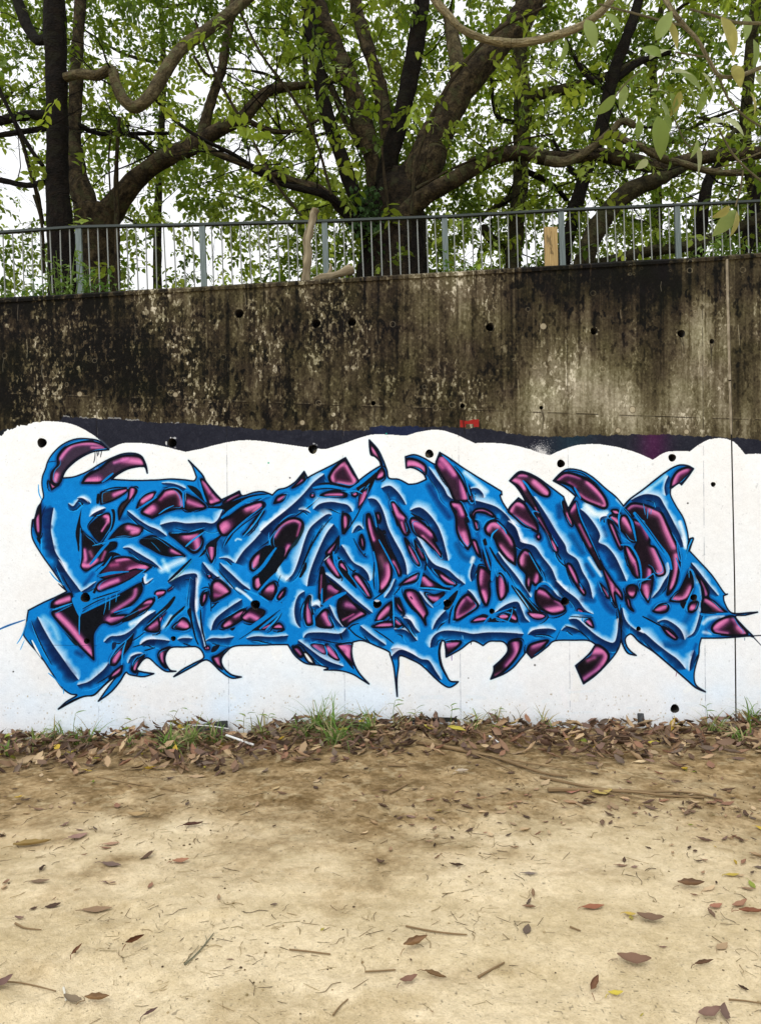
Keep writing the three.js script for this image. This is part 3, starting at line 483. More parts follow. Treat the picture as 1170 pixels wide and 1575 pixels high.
  C('150 500! 200 460 290 470 370 500 420 530 460 610 500 700 540 790 557 880 545 990 520 1080 465 1145 480 1040 497 930 460 850 400 780 350 690 300 620 230 540 200 560', ['165 500 220 472 300 485', 36, 0.6, '340 510 420 550 460 660 515 780', 66, 0.9, '530 850 532 980 495 1090', 46, 0.9], '#150e17', 11);
  C('200 582 240 590 290 620 330 700 332 770 370 790 402 850 442 940 442 990 390 1002 360 952 325 932 352 962 352 1050 335 1130 315 1172! 270 1112 265 1000 250 900 220 800 240 740 220 650', ['230 600 255 612', 40, 0.6, '365 800 425 970 390 985', 66, 0.9, '335 960 320 1140', 46, 0.85, '285 630 325 710', 46, 0.6], '#170d18', 10);
  L('220 535 300 640 385 760 465 860 495 950', 38, BLUE); L('230 540 330 670 440 830', 6, NAVY); L('285 465 300 545', 6); L('320 500 314 575', 6); L('345 500 340 540', 4);
  R('190 435 260 402 320 390 400 410 440 470 490 560 530 640 560 700 592 790', 85, 90); K('360 500 400 485 420 520 380 510', '#07224e'); N('520 640 560 700', 40, 0.6);
  S('560 600 590 700 600 790', 34, '#f2f8fc', 0.8); S('300 370 400 300 450 250', 36, '#f2f8fc', 0.5);
  L('640 560 656 640 650 720 622 790 600 880', 12); K('622 730 662 716 645 765 608 845'); L('535 740 550 860 570 900', 10, BLUE); 
  R('345 1170 400 1112 440 1042 482 970 470 895', 85, 60);
  L('530 870 570 1000 540 1090 490 1160', 12, BLUE);
  // ---- N
  frame = FRAME.N;
  C('@N 485 312! 510 270 560 230 600 150 630 90 652 150 652 220 620 292 560 318', ['510 300 590 295 640 220', 56, 0.9], '#0f0a11', 11); L('625 80 628 140', 5);
  C('618 382 640 330 692 320 682 370 650 397', ['635 360 670 370', 56, 0.95], '#1c0f1a', 11); L('590 380 620 310 660 220', 11); K('560 330 610 320 600 360 580 370');
  C('680 120! 720 150 760 220 772 270 740 302 730 222', ['710 160 755 260', 40, 0.6], '#2a1426', 9);
  C('733 290 800 310 870 370 912 402! 820 407 730 402', ['760 305 890 390', 50, 0.9], '#1c0f1a', 11); K('735 330 760 340 800 390 740 398');
  R('610 585 660 552 692 470 718 350 716 240 680 120 630 60', 62, 30); L('640 30 700 130 725 250 722 400', 9, NAVY); S('690 200 705 300', 40, BLUE, 0.7);
  C('358 387 390 350 440 335 472 345 460 390 410 402', ['380 385 450 355', 44, 0.8], '#2b1226', 11); N('330 430 390 470', 40, 0.6);
  C('798 512 830 470 890 440 960 430 1002 480 1064 562 960 572 850 562 810 547', ['815 520 900 450', 66, 0.95, '830 550 910 562', 40, 0.85, '960 450 985 480', 44, 0.6, '1000 510 1050 558', 60, 0.9], '#1a0e18', 11);
  S('735 480 780 445 880 430', 36, '#f2f8fc', 0.65); N('750 560 780 500 850 450', 40, 0.5); S('735 548 790 556', 30, '#f2f8fc', 0.6);
  N('440 640 560 640 600 560', 70, 0.6); R('385 472 450 455 520 490 570 540 596 605', 80, 60);
  C('428 510 460 520 532 582 522 602 470 567', ['450 530 525 595', 34, 0.95], '#180e16', 10); L('280 430 350 465 430 510', 12, NAVY); K('380 450 420 500 470 530 430 520'); N('600 470 640 400', 60, 0.4);
  R('628 842 640 760 665 680', 80, 40); R('235 532 300 560 380 630 470 700 540 750 605 825', 85, 75);
  R('@K 860 360 870 420 900 480 960 530 1020 555', 70, 60);
  R('@N 645 25 720 118 790 208 850 275', 66, 60);
  N('650 720 680 640', 30, 0.5); L('720 410 850 412 950 405', 18, BLUE); L('730 405 830 410', 6, NAVY);
  // ---- K
  frame = FRAME.K;
  C('@K 208 262 230 220 280 230 340 290 400 320 432 370 410 397 340 412 270 382 220 332', ['235 240 310 270', 46, 0.75, '290 390 415 368', 56, 0.95, '360 310 420 350', 30, 0.6], '#1e0d1b', 11); L('215 225 240 190 290 185 340 230', 18, BLUE);
  K('25 195 100 240 180 320 260 400 282 430 200 442 140 362 80 280', '#050a12'); C('150 402 200 400 260 410 284 430 240 452 190 442', ['170 420 265 425', 44, 0.9], '#1c0f1a', 6); L('40 200 110 290 180 390', 7); L('70 200 150 300 230 390', 6); L('60 230 140 340 160 380', 4, '#bfe0f0');
  R('250 170 320 212 370 270 405 292', 60, 55); R('360 158 430 230 520 300 580 380 645 412', 80, 75); N('690 230 740 340 790 390', 70, 0.75); N('560 300 640 310', 50, 0.7);
  C('988 192 1030 170 1082 130 1082 200 1062 290 1052 324! 1010 262', ['1035 210 1050 300', 54, 0.9], '#2b1226', 9); 
  C('578 462 620 450 642 512 600 492', ['595 465 632 500', 34, 0.9], '#2a1424', 9); L('460 400 550 405 650 420', 18, BLUE); L('470 430 560 435 640 440', 8, NAVY); C('520 382 540 370 572 400 545 402', ['530 385 560 392', 20, 0.5], '#3a1a40', 5);
  R('455 450 520 450 580 500 650 560 720 605 795 625 822 550 830 440', 85, 85); 
  R('400 535 450 505 540 545', 45, 50); R('150 565 200 530 300 520 365 532', 60, 55);
  L('815 330 838 420 850 520 850 610', 12, NAVY); L('845 340 850 420 862 500', 8, NAVY);
  C('508 802 560 750 620 700 660 643 720 670 757 720 740 780 680 850 600 912 565 932 540 870', ['640 690 720 690 742 740 700 815', 66, 0.95, '575 895 640 850 690 820', 44, 0.6, '600 760 650 740', 40, 0.4], '#0d090e', 12); L('575 925 680 850 790 740 830 660', 15, '#06080e');
  L('205 722 330 632 400 505 440 440', 18, BLUE); L('230 720 330 650 395 530', 5, NAVY); L('430 500 520 530 610 600', 8, NAVY);
  for (const l of layers) { l.forEach((f) => f()); l.length = 0; }
  g.restore();
  // outline, thin drips and flicks outside the letters
  g.strokeStyle = '#0a1228'; g.lineWidth = 2.5; path(sil, true); g.stroke();
  frame = FRAME.B;
  L('@B -20 535 60 500 190 455', 13, '#0a5aa0'); L('208 468 170 570 130 635', 9); L('185 610 155 680', 5); L('230 605 270 680 320 755', 9, '#08203c'); L('245 610 280 680 310 735', 14, '#eef2f2'); L('375 95 420 150 480 195', 9); L('365 855 420 900 465 955', 9); L('478 965 480 1010', 6); L('440 185 500 240', 9, NAVY);
  L('440 1125 540 1062 630 1030 705 1018 770 960 885 868', 12, '#060a14'); L('@A 290 515 295 580 318 632', 8); L('715 270 712 320 703 352', 6, NAVY); L('728 265 735 300', 7, NAVY); L('765 262 755 308', 6, NAVY); L('742 262 742 290', 5, NAVY);
  L('@N 1080 403 1142 398', 8, '#0a1020'); L('960 430 1040 512 1110 585 1180 660', 9, '#0a1020'); L('1100 576 1180 572', 8, '#0a1020'); L('@N 535 850 530 880', 4, '#703050'); L('1045 590 1045 610', 4, '#305070');
  L('@I 460 715 460 760', 5, '#5a3a90'); L('605 620 605 640', 5, NAVY);
  for (const f of layers[2]) f();
}
// ---------------------------------------------------------------- the retaining wall
const V0 = 370, V1 = 1190;
const HOLES = [[65, 681, 7.4], [265, 681, 7], [481, 691, 7], [660, 698, 6.6], [862, 713, 6.2], [1033, 704, 6], [1096, 745, 3.8], [132, 919, 7.6], [134, 986, 4.6], [393, 930, 7.4], [580, 929, 6.8], [688, 928, 6.6], [756, 940, 4.4], [868, 925, 6.6], [1066, 919, 5.4], [981, 967, 3.8], [267, 982, 4], [1037, 1090, 6.8], [368, 482, 6.8], [541, 495, 6.6], [753, 503, 6.4], [913, 509, 5.6], [1047, 513, 6], [1094, 525, 3.8], [486, 497, 7], [574, 620, 3.6], [711, 624, 3.6], [832, 627, 3]];
const topAt = (u) => (u < 1120 ? lerp(458, 392, u / 1120) : lerp(390, 386, (u - 1120) / 60));   // top edge, in units of the wall drawing
const JOINT = [[1117, 380], [1121, 560], [1125, 700], [1129, 900], [1132, 1200]];
const jointAt = (v) => { for (let i = 1; i < JOINT.length; i++) if (v <= JOINT[i][1] || i === JOINT.length - 1) return lerp(JOINT[i - 1][0], JOINT[i][0], (v - JOINT[i - 1][1]) / (JOINT[i][1] - JOINT[i - 1][1])); };
const SEAMS_X = [-27, 149, 349, 527, 705, 873, 1081, 1285, 1460], SEAM_Y = (u) => lerp(604, 648, clamp((u + 60) / 1290));
const DARK = [[20, 520, 90, 110, 0.55], [30, 630, 80, 45, 0.9], [165, 500, 75, 60, 0.7], [140, 560, 90, 50, 0.6], [215, 570, 50, 60, 0.75], [235, 610, 40, 40, 0.4], [300, 600, 90, 45, 0.5], [300, 520, 50, 60, 0.6], [345, 570, 60, 60, 0.5], [440, 560, 60, 100, 0.5], [490, 490, 70, 50, 0.5], [580, 500, 70, 80, 0.45], [610, 600, 90, 45, 0.3], [860, 425, 110, 45, 0.8], [945, 470, 60, 70, 0.7], [1055, 450, 60, 45, 0.95], [960, 420, 90, 30, 0.7], [1150, 430, 50, 60, 0.4], [760, 560, 40, 100, 0.3], [400, 640, 120, 20, 0.5], [1135, 600, 14, 90, 0.4], [80, 462, 140, 16, 0.8], [820, 500, 50, 60, 0.4]];
const PALE = [[120, 620, 60, 35, 0.55], [270, 610, 45, 30, 0.5], [262, 555, 22, 40, 0.35], [865, 600, 70, 70, 0.75], [1000, 620, 100, 60, 0.85], [1085, 520, 35, 110, 0.75], [930, 570, 70, 60, 0.4], [720, 470, 60, 40, 0.25], [880, 510, 20, 90, 0.45], [700, 430, 120, 20, 0.25], [790, 620, 60, 40, 0.45], [1150, 620, 40, 60, 0.4], [960, 640, 180, 30, 0.3], [1148, 500, 16, 90, 0.35], [600, 440, 200, 14, 0.15]];
const spots = (l, x, y) => { let t = 0; for (const [a, b, rx, ry, s] of l) { const q = ((x - a) / rx) ** 2 + ((y - b) / ry) ** 2; if (q < 4) t += s * Math.exp(-q * 1.1); } return t; };
const RAMP = [[10, 9, 7], [44, 37, 26], [84, 76, 57], [134, 127, 107], [198, 191, 172]];
function concreteAt(x, y) {
  const warpx = x + 26 * (fbm(x / 45, y / 60, 3, 3) - 0.5), warpy = y + 50 * (fbm(x / 40, y / 70, 9, 3) - 0.5);
  const dk = spots(DARK, warpx, warpy), pl = spots(PALE, warpx, warpy), right = sstep(560, 900, x);
  const streak = fbm(x / 7, y / 120, 21, 3), cloud = fbm(x / 60, y / 95, 12, 4), grain = fbm(x / 2.2, y / 2.6, 50, 2);
  const run = sstep(0.52, 0.72, fbm(x / 5, y / 260, 27, 3)) * clamp(1.15 - (y - 400) / 230) * (0.5 + fbm(x / 40, 4, 29, 2));   // black runs from the top edge
  let v = 0.4 + 0.44 * (cloud - 0.5) + 0.42 * (streak - 0.5) - 0.16 * run + 0.2 * (grain - 0.5) - 0.34 * dk * (0.6 + 0.8 * fbm(x / 9, y / 16, 77, 4)) + 0.26 * pl;
  const fl = fbm(x / 3.4, y / 6.5, 61, 4), field = sstep(0.42, 0.7, fbm(x / 30, y / 60, 66, 3)), th = lerp(0.62, 0.66, right) - 0.05 * field;  // pale lichen scabs and flaked skin
  if (fl > th) v += sstep(th, th + 0.07, fl) * lerp(0.44, 0.24, right) * (0.35 + 0.65 * field);
  const f2 = fbm(x / 1.9, y / 3.4, 64, 3); if (f2 > 0.64) v += sstep(0.64, 0.74, f2) * 0.3 * (1 - 0.6 * right) * (0.3 + 0.7 * field);
  const bl = fbm(x / 5.5 + 40, y / 11, 88, 4); if (bl > 0.585) v -= sstep(0.585, 0.68, bl) * 0.3 * (0.35 + dk);               // black mould
  v = clamp(v, 0, 0.98); const k = v * 4, i = Math.min(3, Math.floor(k)), a = RAMP[i], b = RAMP[i + 1], t = k - i, mossy = 6 * (fbm(x / 30, y / 30, 5, 2) - 0.4);
  return [lerp(a[0], b[0], t) - mossy * 0.3, lerp(a[1], b[1], t) + mossy * 0.4, lerp(a[2], b[2], t) - mossy];
}
function paintAt(x, y, s) {                                   // rolled white: slightly uneven, the grey coat below showing through
  const m = fbm(x / 70, y / 60, 14, 3) - 0.5, f = fbm(x / 3, y / 2.4, 15, 2) - 0.5, low = sstep(1000, 1110, y + 60 * m), pk = fbm(x / 5, y / 7, 17, 3);
  let w = 238 + 14 * m + 5 * f; if (pk > 0.8) w -= 22 * sstep(0.8, 0.86, pk);
  const bluish = clamp(0.5 + 2.4 * m) * (0.25 + 0.75 * low);
  return [w - 3 - 14 * bluish, w - 1 - 4 * bluish, w + 1 + 6 * bluish];
}
function wallCanvas(u0, u1, v0, v1, W, mural) {
  const H = Math.round((W * (v1 - v0)) / (u1 - u0)), k = (u1 - u0) / W, line = (l) => { const f = new Float32Array(W); for (let i = 1; i < l.length; i++) for (let x = Math.max(0, Math.floor((l[i - 1][0] - u0) / k)); x <= Math.min(W - 1, Math.ceil((l[i][0] - u0) / k)); x++) { const t = (u0 + x * k - l[i - 1][0]) / (l[i][0] - l[i - 1][0] || 1); if (t >= -0.5 && t <= 1.5) f[x] = lerp(l[i - 1][1], l[i][1], clamp(t)); } return f; };
  const band = mural ? line(BAND_TOP()) : null, scal = mural ? line(SCALLOPS()) : null;
  const c = pixelCanvas(W, H, (i, j) => {
    const x = u0 + (i + 0.5) * k, y = v0 + (j + 0.5) * k, ragged = 4 * (fbm(x / 9, 2, 8, 3) - 0.5) + 2.5 * (fbm(x / 2.5, y / 6, 28, 2) - 0.5), bt = (mural ? band[i] : 668 + (x > 0 ? 8 : 4)) + ragged, st = mural ? scal[i] + (x < 70 ? ragged * 2.2 : 0.5 * ragged * (x < 1190 ? 0.3 : 1)) : 690 + 6 * Math.sin(x / 60);
    let p;
    if (y > st) p = paintAt(x, y);
    else if (y > bt) {                                         // the dark coat above the white
      const n = 8 * (fbm(x / 20, y / 14, 33, 3) - 0.5), pu = Math.exp(-(((x - 1004) / 22) ** 2)), bl = sstep(560, 580, x) * (1 - sstep(640, 665, x)), worn = fbm(x / 4, y / 5, 34, 3) > 0.7 ? 7 : 0;
      const teal = Math.exp(-(((x - 880) / 30) ** 2));
      p = [31 + n + worn + 30 * pu - 6 * bl - 8 * teal, 33 + n + worn - 6 * pu + 8 * teal, 44 + n + worn + 16 * pu + 16 * bl + 10 * teal];
      if (x < 45) p = [24 + n, 28 + n, 36 + n];
      const sp = Math.exp(-(((x - 831) / 12) ** 2) - (((y - 698) / 11) ** 2)); if (hash(i, j, 4) < sp * 1.1) p = p.map((q) => lerp(q, 225, 0.8));
    } else p = concreteAt(x, y);
    if (mural && x > 707 && x < 736 && y > 646 + ragged && y < 657 + 0.3 * ragged) p = y < 652 || x < 716 || x > 728 ? [140, 34, 30] : p;
    if (mural && x > 94 && x < 300 && y < bt && y > bt - 2 && fbm(x / 5, 3, 9) > 0.6) p = [120, 120, 120];
    return p;
  });
  const g = c.getContext('2d');
  g.scale(1 / k, 1 / k); g.translate(-u0, -v0); g.lineCap = 'round';
  const stroke = (l, w, col, a) => { g.globalAlpha = a; g.strokeStyle = col; g.lineWidth = w; g.beginPath(); l.forEach(([x, y], i) => (i ? g.lineTo(x, y) : g.moveTo(x, y))); g.stroke(); g.globalAlpha = 1; };
  // board marks left by the formwork
  for (const s of SEAMS_X) if (s > u0 && s < u1) for (let y = 420; y < 1160; y += 14) {
    const a = y < 660 ? 0.35 : 0.16, q = hash(Math.round(s), y, 3); if (q < 0.25) continue;
    stroke([[s + (y - 700) * 0.008, y], [s + (y - 686) * 0.008 + (q - 0.5) * 0.6, y + 14]], 0.9 + q * 0.5, y < 660 ? '#15100a' : '#6d7480', a * (0.5 + q)); if (y < 660 && q > 0.6) stroke([[s + 1.6, y], [s + 1.6, y + 12]], 0.8, '#b0a68c', 0.25);
  }
  for (let x = Math.max(u0, -300); x < Math.min(u1, 1500); x += 11) { const q = hash(x | 0, 9, 5); if (q < 0.3) continue; const y = SEAM_Y(x); stroke([[x, y], [x + 11, y + 0.4]], 0.7 + q, '#120d08', 0.25 + 0.4 * q); if (q > 0.55) stroke([[x, y - 1.8], [x + 9, y - 1.6]], 0.9, '#b5ab92', 0.3); }
  if (mural) {
    for (let i = 0; i < 70; i++) { const x = rr(0, 1170), y = rr(topAt(x) + 12, 630), r = rr(1.5, 5); g.globalAlpha = 0.4; g.strokeStyle = pick(['#9a9078', '#b4aa90', '#6d634a']); g.lineWidth = rr(0.6, 1.3); g.beginPath(); g.ellipse(x, y, r, r * rr(0.85, 1.1), 0, 0, 7); g.stroke(); }   // lichen rings
    for (let i = 0; i < 26; i++) { const x = rr(-10, 1180), y = rr(430, 640), l = rr(10, 34); stroke([[x, y], [x + rr(-2, 2), y + l * 0.5], [x + rr(-2, 3), y + l]], rr(0.6, 1.5), pick(['#b9ae95', '#8d8268', '#c9c0a8']), 0.4); }
    for (const [x, y, r] of [[270, 607, 4], [123, 606, 4], [972, 630, 5], [950, 662, 4], [1055, 664, 4], [465, 650, 4], [835, 502, 5], [630, 640, 3]]) { g.globalAlpha = 0.8; g.fillStyle = '#a79d86'; g.beginPath(); g.arc(x, y, r, 0, 7); g.fill(); g.globalAlpha = 0.6; g.strokeStyle = '#3a3122'; g.lineWidth = 1; g.stroke(); }   // mortar plugs
    for (const [x, y, r] of HOLES) { for (let k = 0; k < 9; k++) { const a = rnd() * 6.3, q = r + rr(0.3, 2.2); g.globalAlpha = rr(0.3, 0.8); g.fillStyle = y < 650 ? pick(['#8f876f', '#6c654f', '#a39b84']) : pick(['#f6f6f2', '#dadde0', '#c9cbc8']); g.beginPath(); g.ellipse(x + q * Math.cos(a), y + q * Math.sin(a), rr(0.8, 2.4), rr(0.5, 1.5), a + 1.57, 0, 7); g.fill(); } if (y < 650) for (let k = 0; k < 3; k++) stroke([[x + rr(-4, 4), y + r], [x + rr(-5, 5), y + r + rr(8, 40)]], rr(0.8, 2), '#17120c', 0.4); }   // chipped rims, stains below
    g.globalAlpha = 1;
    for (const [x, y, r, col] of [[413, 712, 1.3, '#1f9c74'], [446, 735, 1.2, '#223'], [150, 1015, 1, '#333'], [21, 1033, 1.2, '#333'], [1057, 774, 1.4, '#444'], [822, 1023, 1.6, '#666'], [720, 1043, 0.9, '#555'], [594, 667, 1.2, '#28a08a']]) { g.fillStyle = col; g.beginPath(); g.arc(x, y, r, 0, 7); g.fill(); }
    for (let i = 0; i < 120; i++) { g.globalAlpha = rr(0.15, 0.5); g.fillStyle = pick(['#8a8f96', '#9fb4c4', '#777']); g.beginPath(); g.ellipse(rr(0, 1170), rr(700, 1110), rr(0.4, 1.6), rr(0.3, 0.9), rr(0, 3), 0, 7); g.fill(); }
    for (let i = 0; i < 900; i++) { const y = 1128 - 62 * rnd() ** 2.2, x = rr(-40, 1210); g.globalAlpha = rr(0.15, 0.6); g.fillStyle = pick(['#8d7652', '#a08a66', '#6f5c40']); g.beginPath(); g.ellipse(x, y, rr(0.3, 1.3), rr(0.3, 1.8), 0, 0, 7); g.fill(); }   // mud splashed up from the soil
    for (let i = 0; i < 90; i++) { const x = rr(-40, 1180), y = rr(700, 1100), l = rr(30, 110); stroke([[x, y], [x + l * rr(-0.1, 0.1), y + l * (rnd() < 0.5 ? 0.4 : 0.05)]], rr(6, 16), pick(['#e3ebf0', '#fbfaf5', '#dfe6ea', '#ece9e0']), rr(0.1, 0.28)); }   // roller laps
    for (let i = 0; i < 30; i++) { const x = rr(-10, 1180), y = rr(1060, 1115); stroke([[x, y], [x + rr(5, 40), y + rr(-3, 3)]], rr(2, 7), '#d5e3ee', 0.22); }   // roller ends
    g.globalAlpha = 1; paintMural(g); g.globalAlpha = 1;
    for (const s of SEAMS_X) for (let y = 700; y < 1090; y += 9) { const q = hash(Math.round(s) + 7, y, 13); if (q > 0.45) stroke([[s + (y - 700) * 0.008, y], [s + (y - 691) * 0.008, y + 9]], 0.8, '#0c1830', 0.28 * q); }
    stroke([[62, 992], [100, 992.5], [150, 993]], 0.8, '#0c1830', 0.4); stroke([[240, 829], [210, 828], [180, 829]], 0.5, '#2f86b8', 0.7);
    const im = g.getImageData(0, 0, W, H), d = im.data;        // tooth of the concrete through the paint, speckled overspray
    for (let j = 0, i = 0; j < H; j++) for (let x = 0; x < W; x++, i += 4) { const q = (vn(x / 1.7, j / 1.7, 91) - 0.5) * 11 + (vn(x / 9, j / 9, 93) - 0.5) * 6, h = hash(x, j, 71), pit = h > 0.9996 ? -40 : h < 0.0006 ? 40 : 0; d[i] += q + pit; d[i + 1] += q + pit; d[i + 2] += q + pit; }
    g.putImageData(im, 0, 0);
  }
  const t = canvasTexture(c); t.wrapS = t.wrapT = THREE.ClampToEdgeWrapping; return t;
}

const bumpTex = (() => { const c = pixelCanvas(1024, 1024, (x, y) => { const tile = (f) => f; const v = 128 + 90 * (fbm(x / 26, y / 26, 41, 5) - 0.5) + 40 * (fbm(x / 4, y / 4, 46, 2) - 0.5); return [v, v, v]; }); return canvasTexture(c, false); })();
function wallMaterial(u0, u1, W, mural) {
  const t = wallCanvas(u0, u1, V0, V1, W, mural), bump = bumpTex.clone(); bump.repeat.set((u1 - u0) / 430, (V1 - V0) / 430); bump.needsUpdate = true;
  return std({ map: t, bumpMap: bump, bumpScale: 0.004, roughness: 0.92 });
}
function shapeOf(poly, z0, depth, u0, u1, holes) {
  const s = new THREE.Shape(poly.map(([u, v]) => new THREE.Vector2(wx(u), wy(v))));
  for (const [u, v, r] of holes) { const h = new THREE.Path(); const ph = u; for (let i = 0; i < 20; i++) { const a = -i / 20 * Math.PI * 2, q = r * (1 + 0.05 * Math.sin(3 * a + ph)); h[i ? 'lineTo' : 'moveTo'](wx(u + q * Math.cos(a)), wy(v + q * Math.sin(a))); } h.closePath(); s.holes.push(h); }
  const g = depth ? new THREE.ExtrudeGeometry(s, { depth, bevelEnabled: false, curveSegments: 1 }) : new THREE.ShapeGeometry(s, 1);
  const p = g.attributes.position, uv = g.attributes.uv;
  for (let i = 0; i < p.count; i++) { const u = p.getX(i) / M + 585, v = 787.5 - (p.getY(i) - EYE) / M; uv.setXY(i, (u - u0) / (u1 - u0), (V1 - v) / (V1 - V0)); }
  g.translate(0, 0, z0); return g;
}
const inside = (poly, x, y) => { let c = false; for (let i = 0, j = poly.length - 1; i < poly.length; j = i++) if (poly[i][1] > y !== poly[j][1] > y && x < ((poly[j][0] - poly[i][0]) * (y - poly[i][1])) / (poly[j][1] - poly[i][1]) + poly[i][0]) c = !c; return c; };
{
  const t = thing('retaining_wall', 'long weathered concrete retaining wall with white painted lower half and blue graffiti', 'wall', [0, 0, -WALL]);
  const inner = std({ color: new THREE.Color(0.06, 0.055, 0.05) }), main = wallMaterial(-60, 1230, 2048, true), left = wallMaterial(-900, -60, 900, false), right = wallMaterial(1230, 2070, 900, false);
  const bottom = 1240, cap = 8, depth = 0.4;
  const secs = [[left, -900, -60, (v) => -900, (v) => -60], [main, -60, 1230, (v) => -60, (v) => jointAt(v) - (v > 660 ? 1.1 : 2.2)], [main, -60, 1230, (v) => jointAt(v) + (v > 660 ? 1.1 : 2.2), (v) => 1230], [right, 1230, 2070, (v) => 1230, (v) => 2070]];
  const vs = [0, 560, 655, 670, 900, bottom];
  for (const [mat, u0, u1, L, Rr] of secs) {
    const lo = L(topAt(L(400))), hi = Rr(topAt(Rr(400)));
    const poly = [[lo, topAt(lo) + cap], ...vs.slice(1).map((v) => [L(v), v]), ...vs.slice(1).reverse().map((v) => [Rr(v), v]), [hi, topAt(hi) + cap]];
    part('concrete_section', shapeOf(poly, -depth, depth, u0, u1, HOLES.filter(([u, v]) => inside(poly, u, v))), [mat, inner], t);
    // chamfered top edge, proud of the face
    const a = new THREE.Vector3(wx(lo), wy(topAt(lo)), 0), b = new THREE.Vector3(wx(hi), wy(topAt(hi)), 0), prof = [[-depth, -cap * M], [0.012, -cap * M], [0.012, -0.016], [-0.012, 0.002], [-depth, 0.004]], n = 24, pos = [], idx = [], uv = [];
    for (let i = 0; i <= n; i++) for (const [z, y] of prof) { const q = a.clone().lerp(b, i / n), w = (fbm(i * 0.9 + lo, y * 40 + 3, 4, 3) - 0.5) * 0.012; pos.push(q.x, q.y + y + (y > -0.02 ? w : 0), z + (z > 0 ? w * 0.5 : 0)); uv.push(((q.x / M + 585) - u0) / (u1 - u0), (V1 - (topAt(q.x / M + 585) + 12 - y / M)) / (V1 - V0)); }
    const m = prof.length; for (let i = 0; i < n; i++) for (let j = 0; j < m; j++) { const c = i * m + j, d = i * m + (j + 1) % m; idx.push(c, c + m, d, d, c + m, d + m); }
    for (const e of [0, n]) for (let j = 1; j < m - 1; j++) idx.push(e * m, e * m + (e ? j + 1 : j), e * m + (e ? j : j + 1));
    const g = new THREE.BufferGeometry(); g.setAttribute('position', new THREE.Float32BufferAttribute(pos, 3)); g.setAttribute('uv', new THREE.Float32BufferAttribute(uv, 2)); g.setIndex(idx);
    const flat = g.toNonIndexed(); flat.computeVertexNormals(); part('coping', flat, mat, t);
  }
  // the sealed joint between the two sections: pale sealant above, an open dark gap below
  const seal = std({ map: canvasTexture(pixelCanvas(32, 512, (x, y) => { const n = 60 * (fbm(x / 5, y / 18, 5, 3) - 0.5); return [140 + n, 130 + n, 112 + n]; })), roughness: 0.95 });
  const strip = (va, vb, w, z) => { const s = new THREE.Shape(); const q = []; for (let i = 0; i <= 24; i++) { const v = lerp(va, vb, i / 24); q.push([jointAt(v), v]); } const wob = (v) => w * (0.8 + 0.5 * fbm(v / 14, 1, 6, 2)); [...q.map(([u, v]) => [u - wob(v), v]), ...q.reverse().map(([u, v]) => [u + wob(v + 99), v])].forEach(([u, v], i) => s[i ? 'lineTo' : 'moveTo'](wx(u), wy(v))); const g = new THREE.ExtrudeGeometry(s, { depth: 0.03, bevelEnabled: false }); const p = g.attributes.position, uv = g.attributes.uv; for (let i = 0; i < p.count; i++) uv.setXY(i, p.getX(i) * 10, p.getY(i)); g.translate(0, 0, z); return g; };
  part('joint_sealant', strip(398, 584, 2.4, -0.034), seal, t); part('joint_sealant', strip(586, 668, 2.1, -0.036), seal, t); part('joint_filler', strip(668, 1230, 1.3, -0.075), std({ color: new THREE.Color(0.03, 0.028, 0.03) }), t);
  // coats of paint, a few millimetres thick, bored through by the tie holes
  const coat = (name, poly, z, label) => part(name, shapeOf(poly, z, 0, -60, 1230, HOLES.filter(([u, v, r]) => [0, 1, 2, 3, 4, 5].every((k) => inside(poly, u + 1.3 * r * Math.cos(k), v + 1.3 * r * Math.sin(k))))), main, t, { label });
  const sil = SILHOUETTE();
  coat('graffiti', sil, 0.004, 'sharp-edged blue and pink graffiti lettering with white highlights');
}
// ---------------------------------------------------------------- the ground in front of the wall
const WALLFOOT = [[-9, -0.2], [-2.83, -0.12], [-2.1, -0.09], [-1.38, -0.02], [-1.02, -0.075], [-0.6, 0], [0.1, 0.0], [0.8, 0.0], [1.38, -0.035], [1.8, -0.03], [2.4, -0.01], [2.83, 0.03], [9, 0.1]];
const footAt = (x) => { for (let i = 1; i < WALLFOOT.length; i++) if (x <= WALLFOOT[i][0]) return lerp(WALLFOOT[i - 1][1], WALLFOOT[i][1], sstep(WALLFOOT[i - 1][0], WALLFOOT[i][0], x)); return 0.1; };
const DIPS = []; for (let i = 0; i < 46; i++) DIPS.push([rr(-3, 3), -rr(1.9, 4.4), rr(0.05, 0.12), rr(0.1, 0.17), rr(0, 3.1), rr(0.005, 0.014)]);   // old footprints and scuffs
function dips(x, z) { let t = 0; for (const [a, b, p, q, r, h] of DIPS) { const dx = x - a, dz = z - b; if (dx * dx + dz * dz > 0.09) continue; const u = (dx * Math.cos(r) + dz * Math.sin(r)) / p, v = (dz * Math.cos(r) - dx * Math.sin(r)) / q, s = u * u + v * v; t += h * (0.45 * Math.exp(-((s - 1.5) ** 2) * 2) - Math.exp(-s * s)); } return t; }
function groundY(x, z) {
  const d = -z, k = sstep(4.1, 5.5, d), near = 0.004 * x;
  return lerp(near, footAt(x) + 0.02, k) + 0.035 * (fbm(x * 0.9, z * 0.9, 201, 3) - 0.5) + 0.03 * (fbm(x * 3.2, z * 4, 205, 3) - 0.5) + 0.006 * (fbm(x * 16, z * 16, 209, 2) - 0.5) + dips(x, z);
}
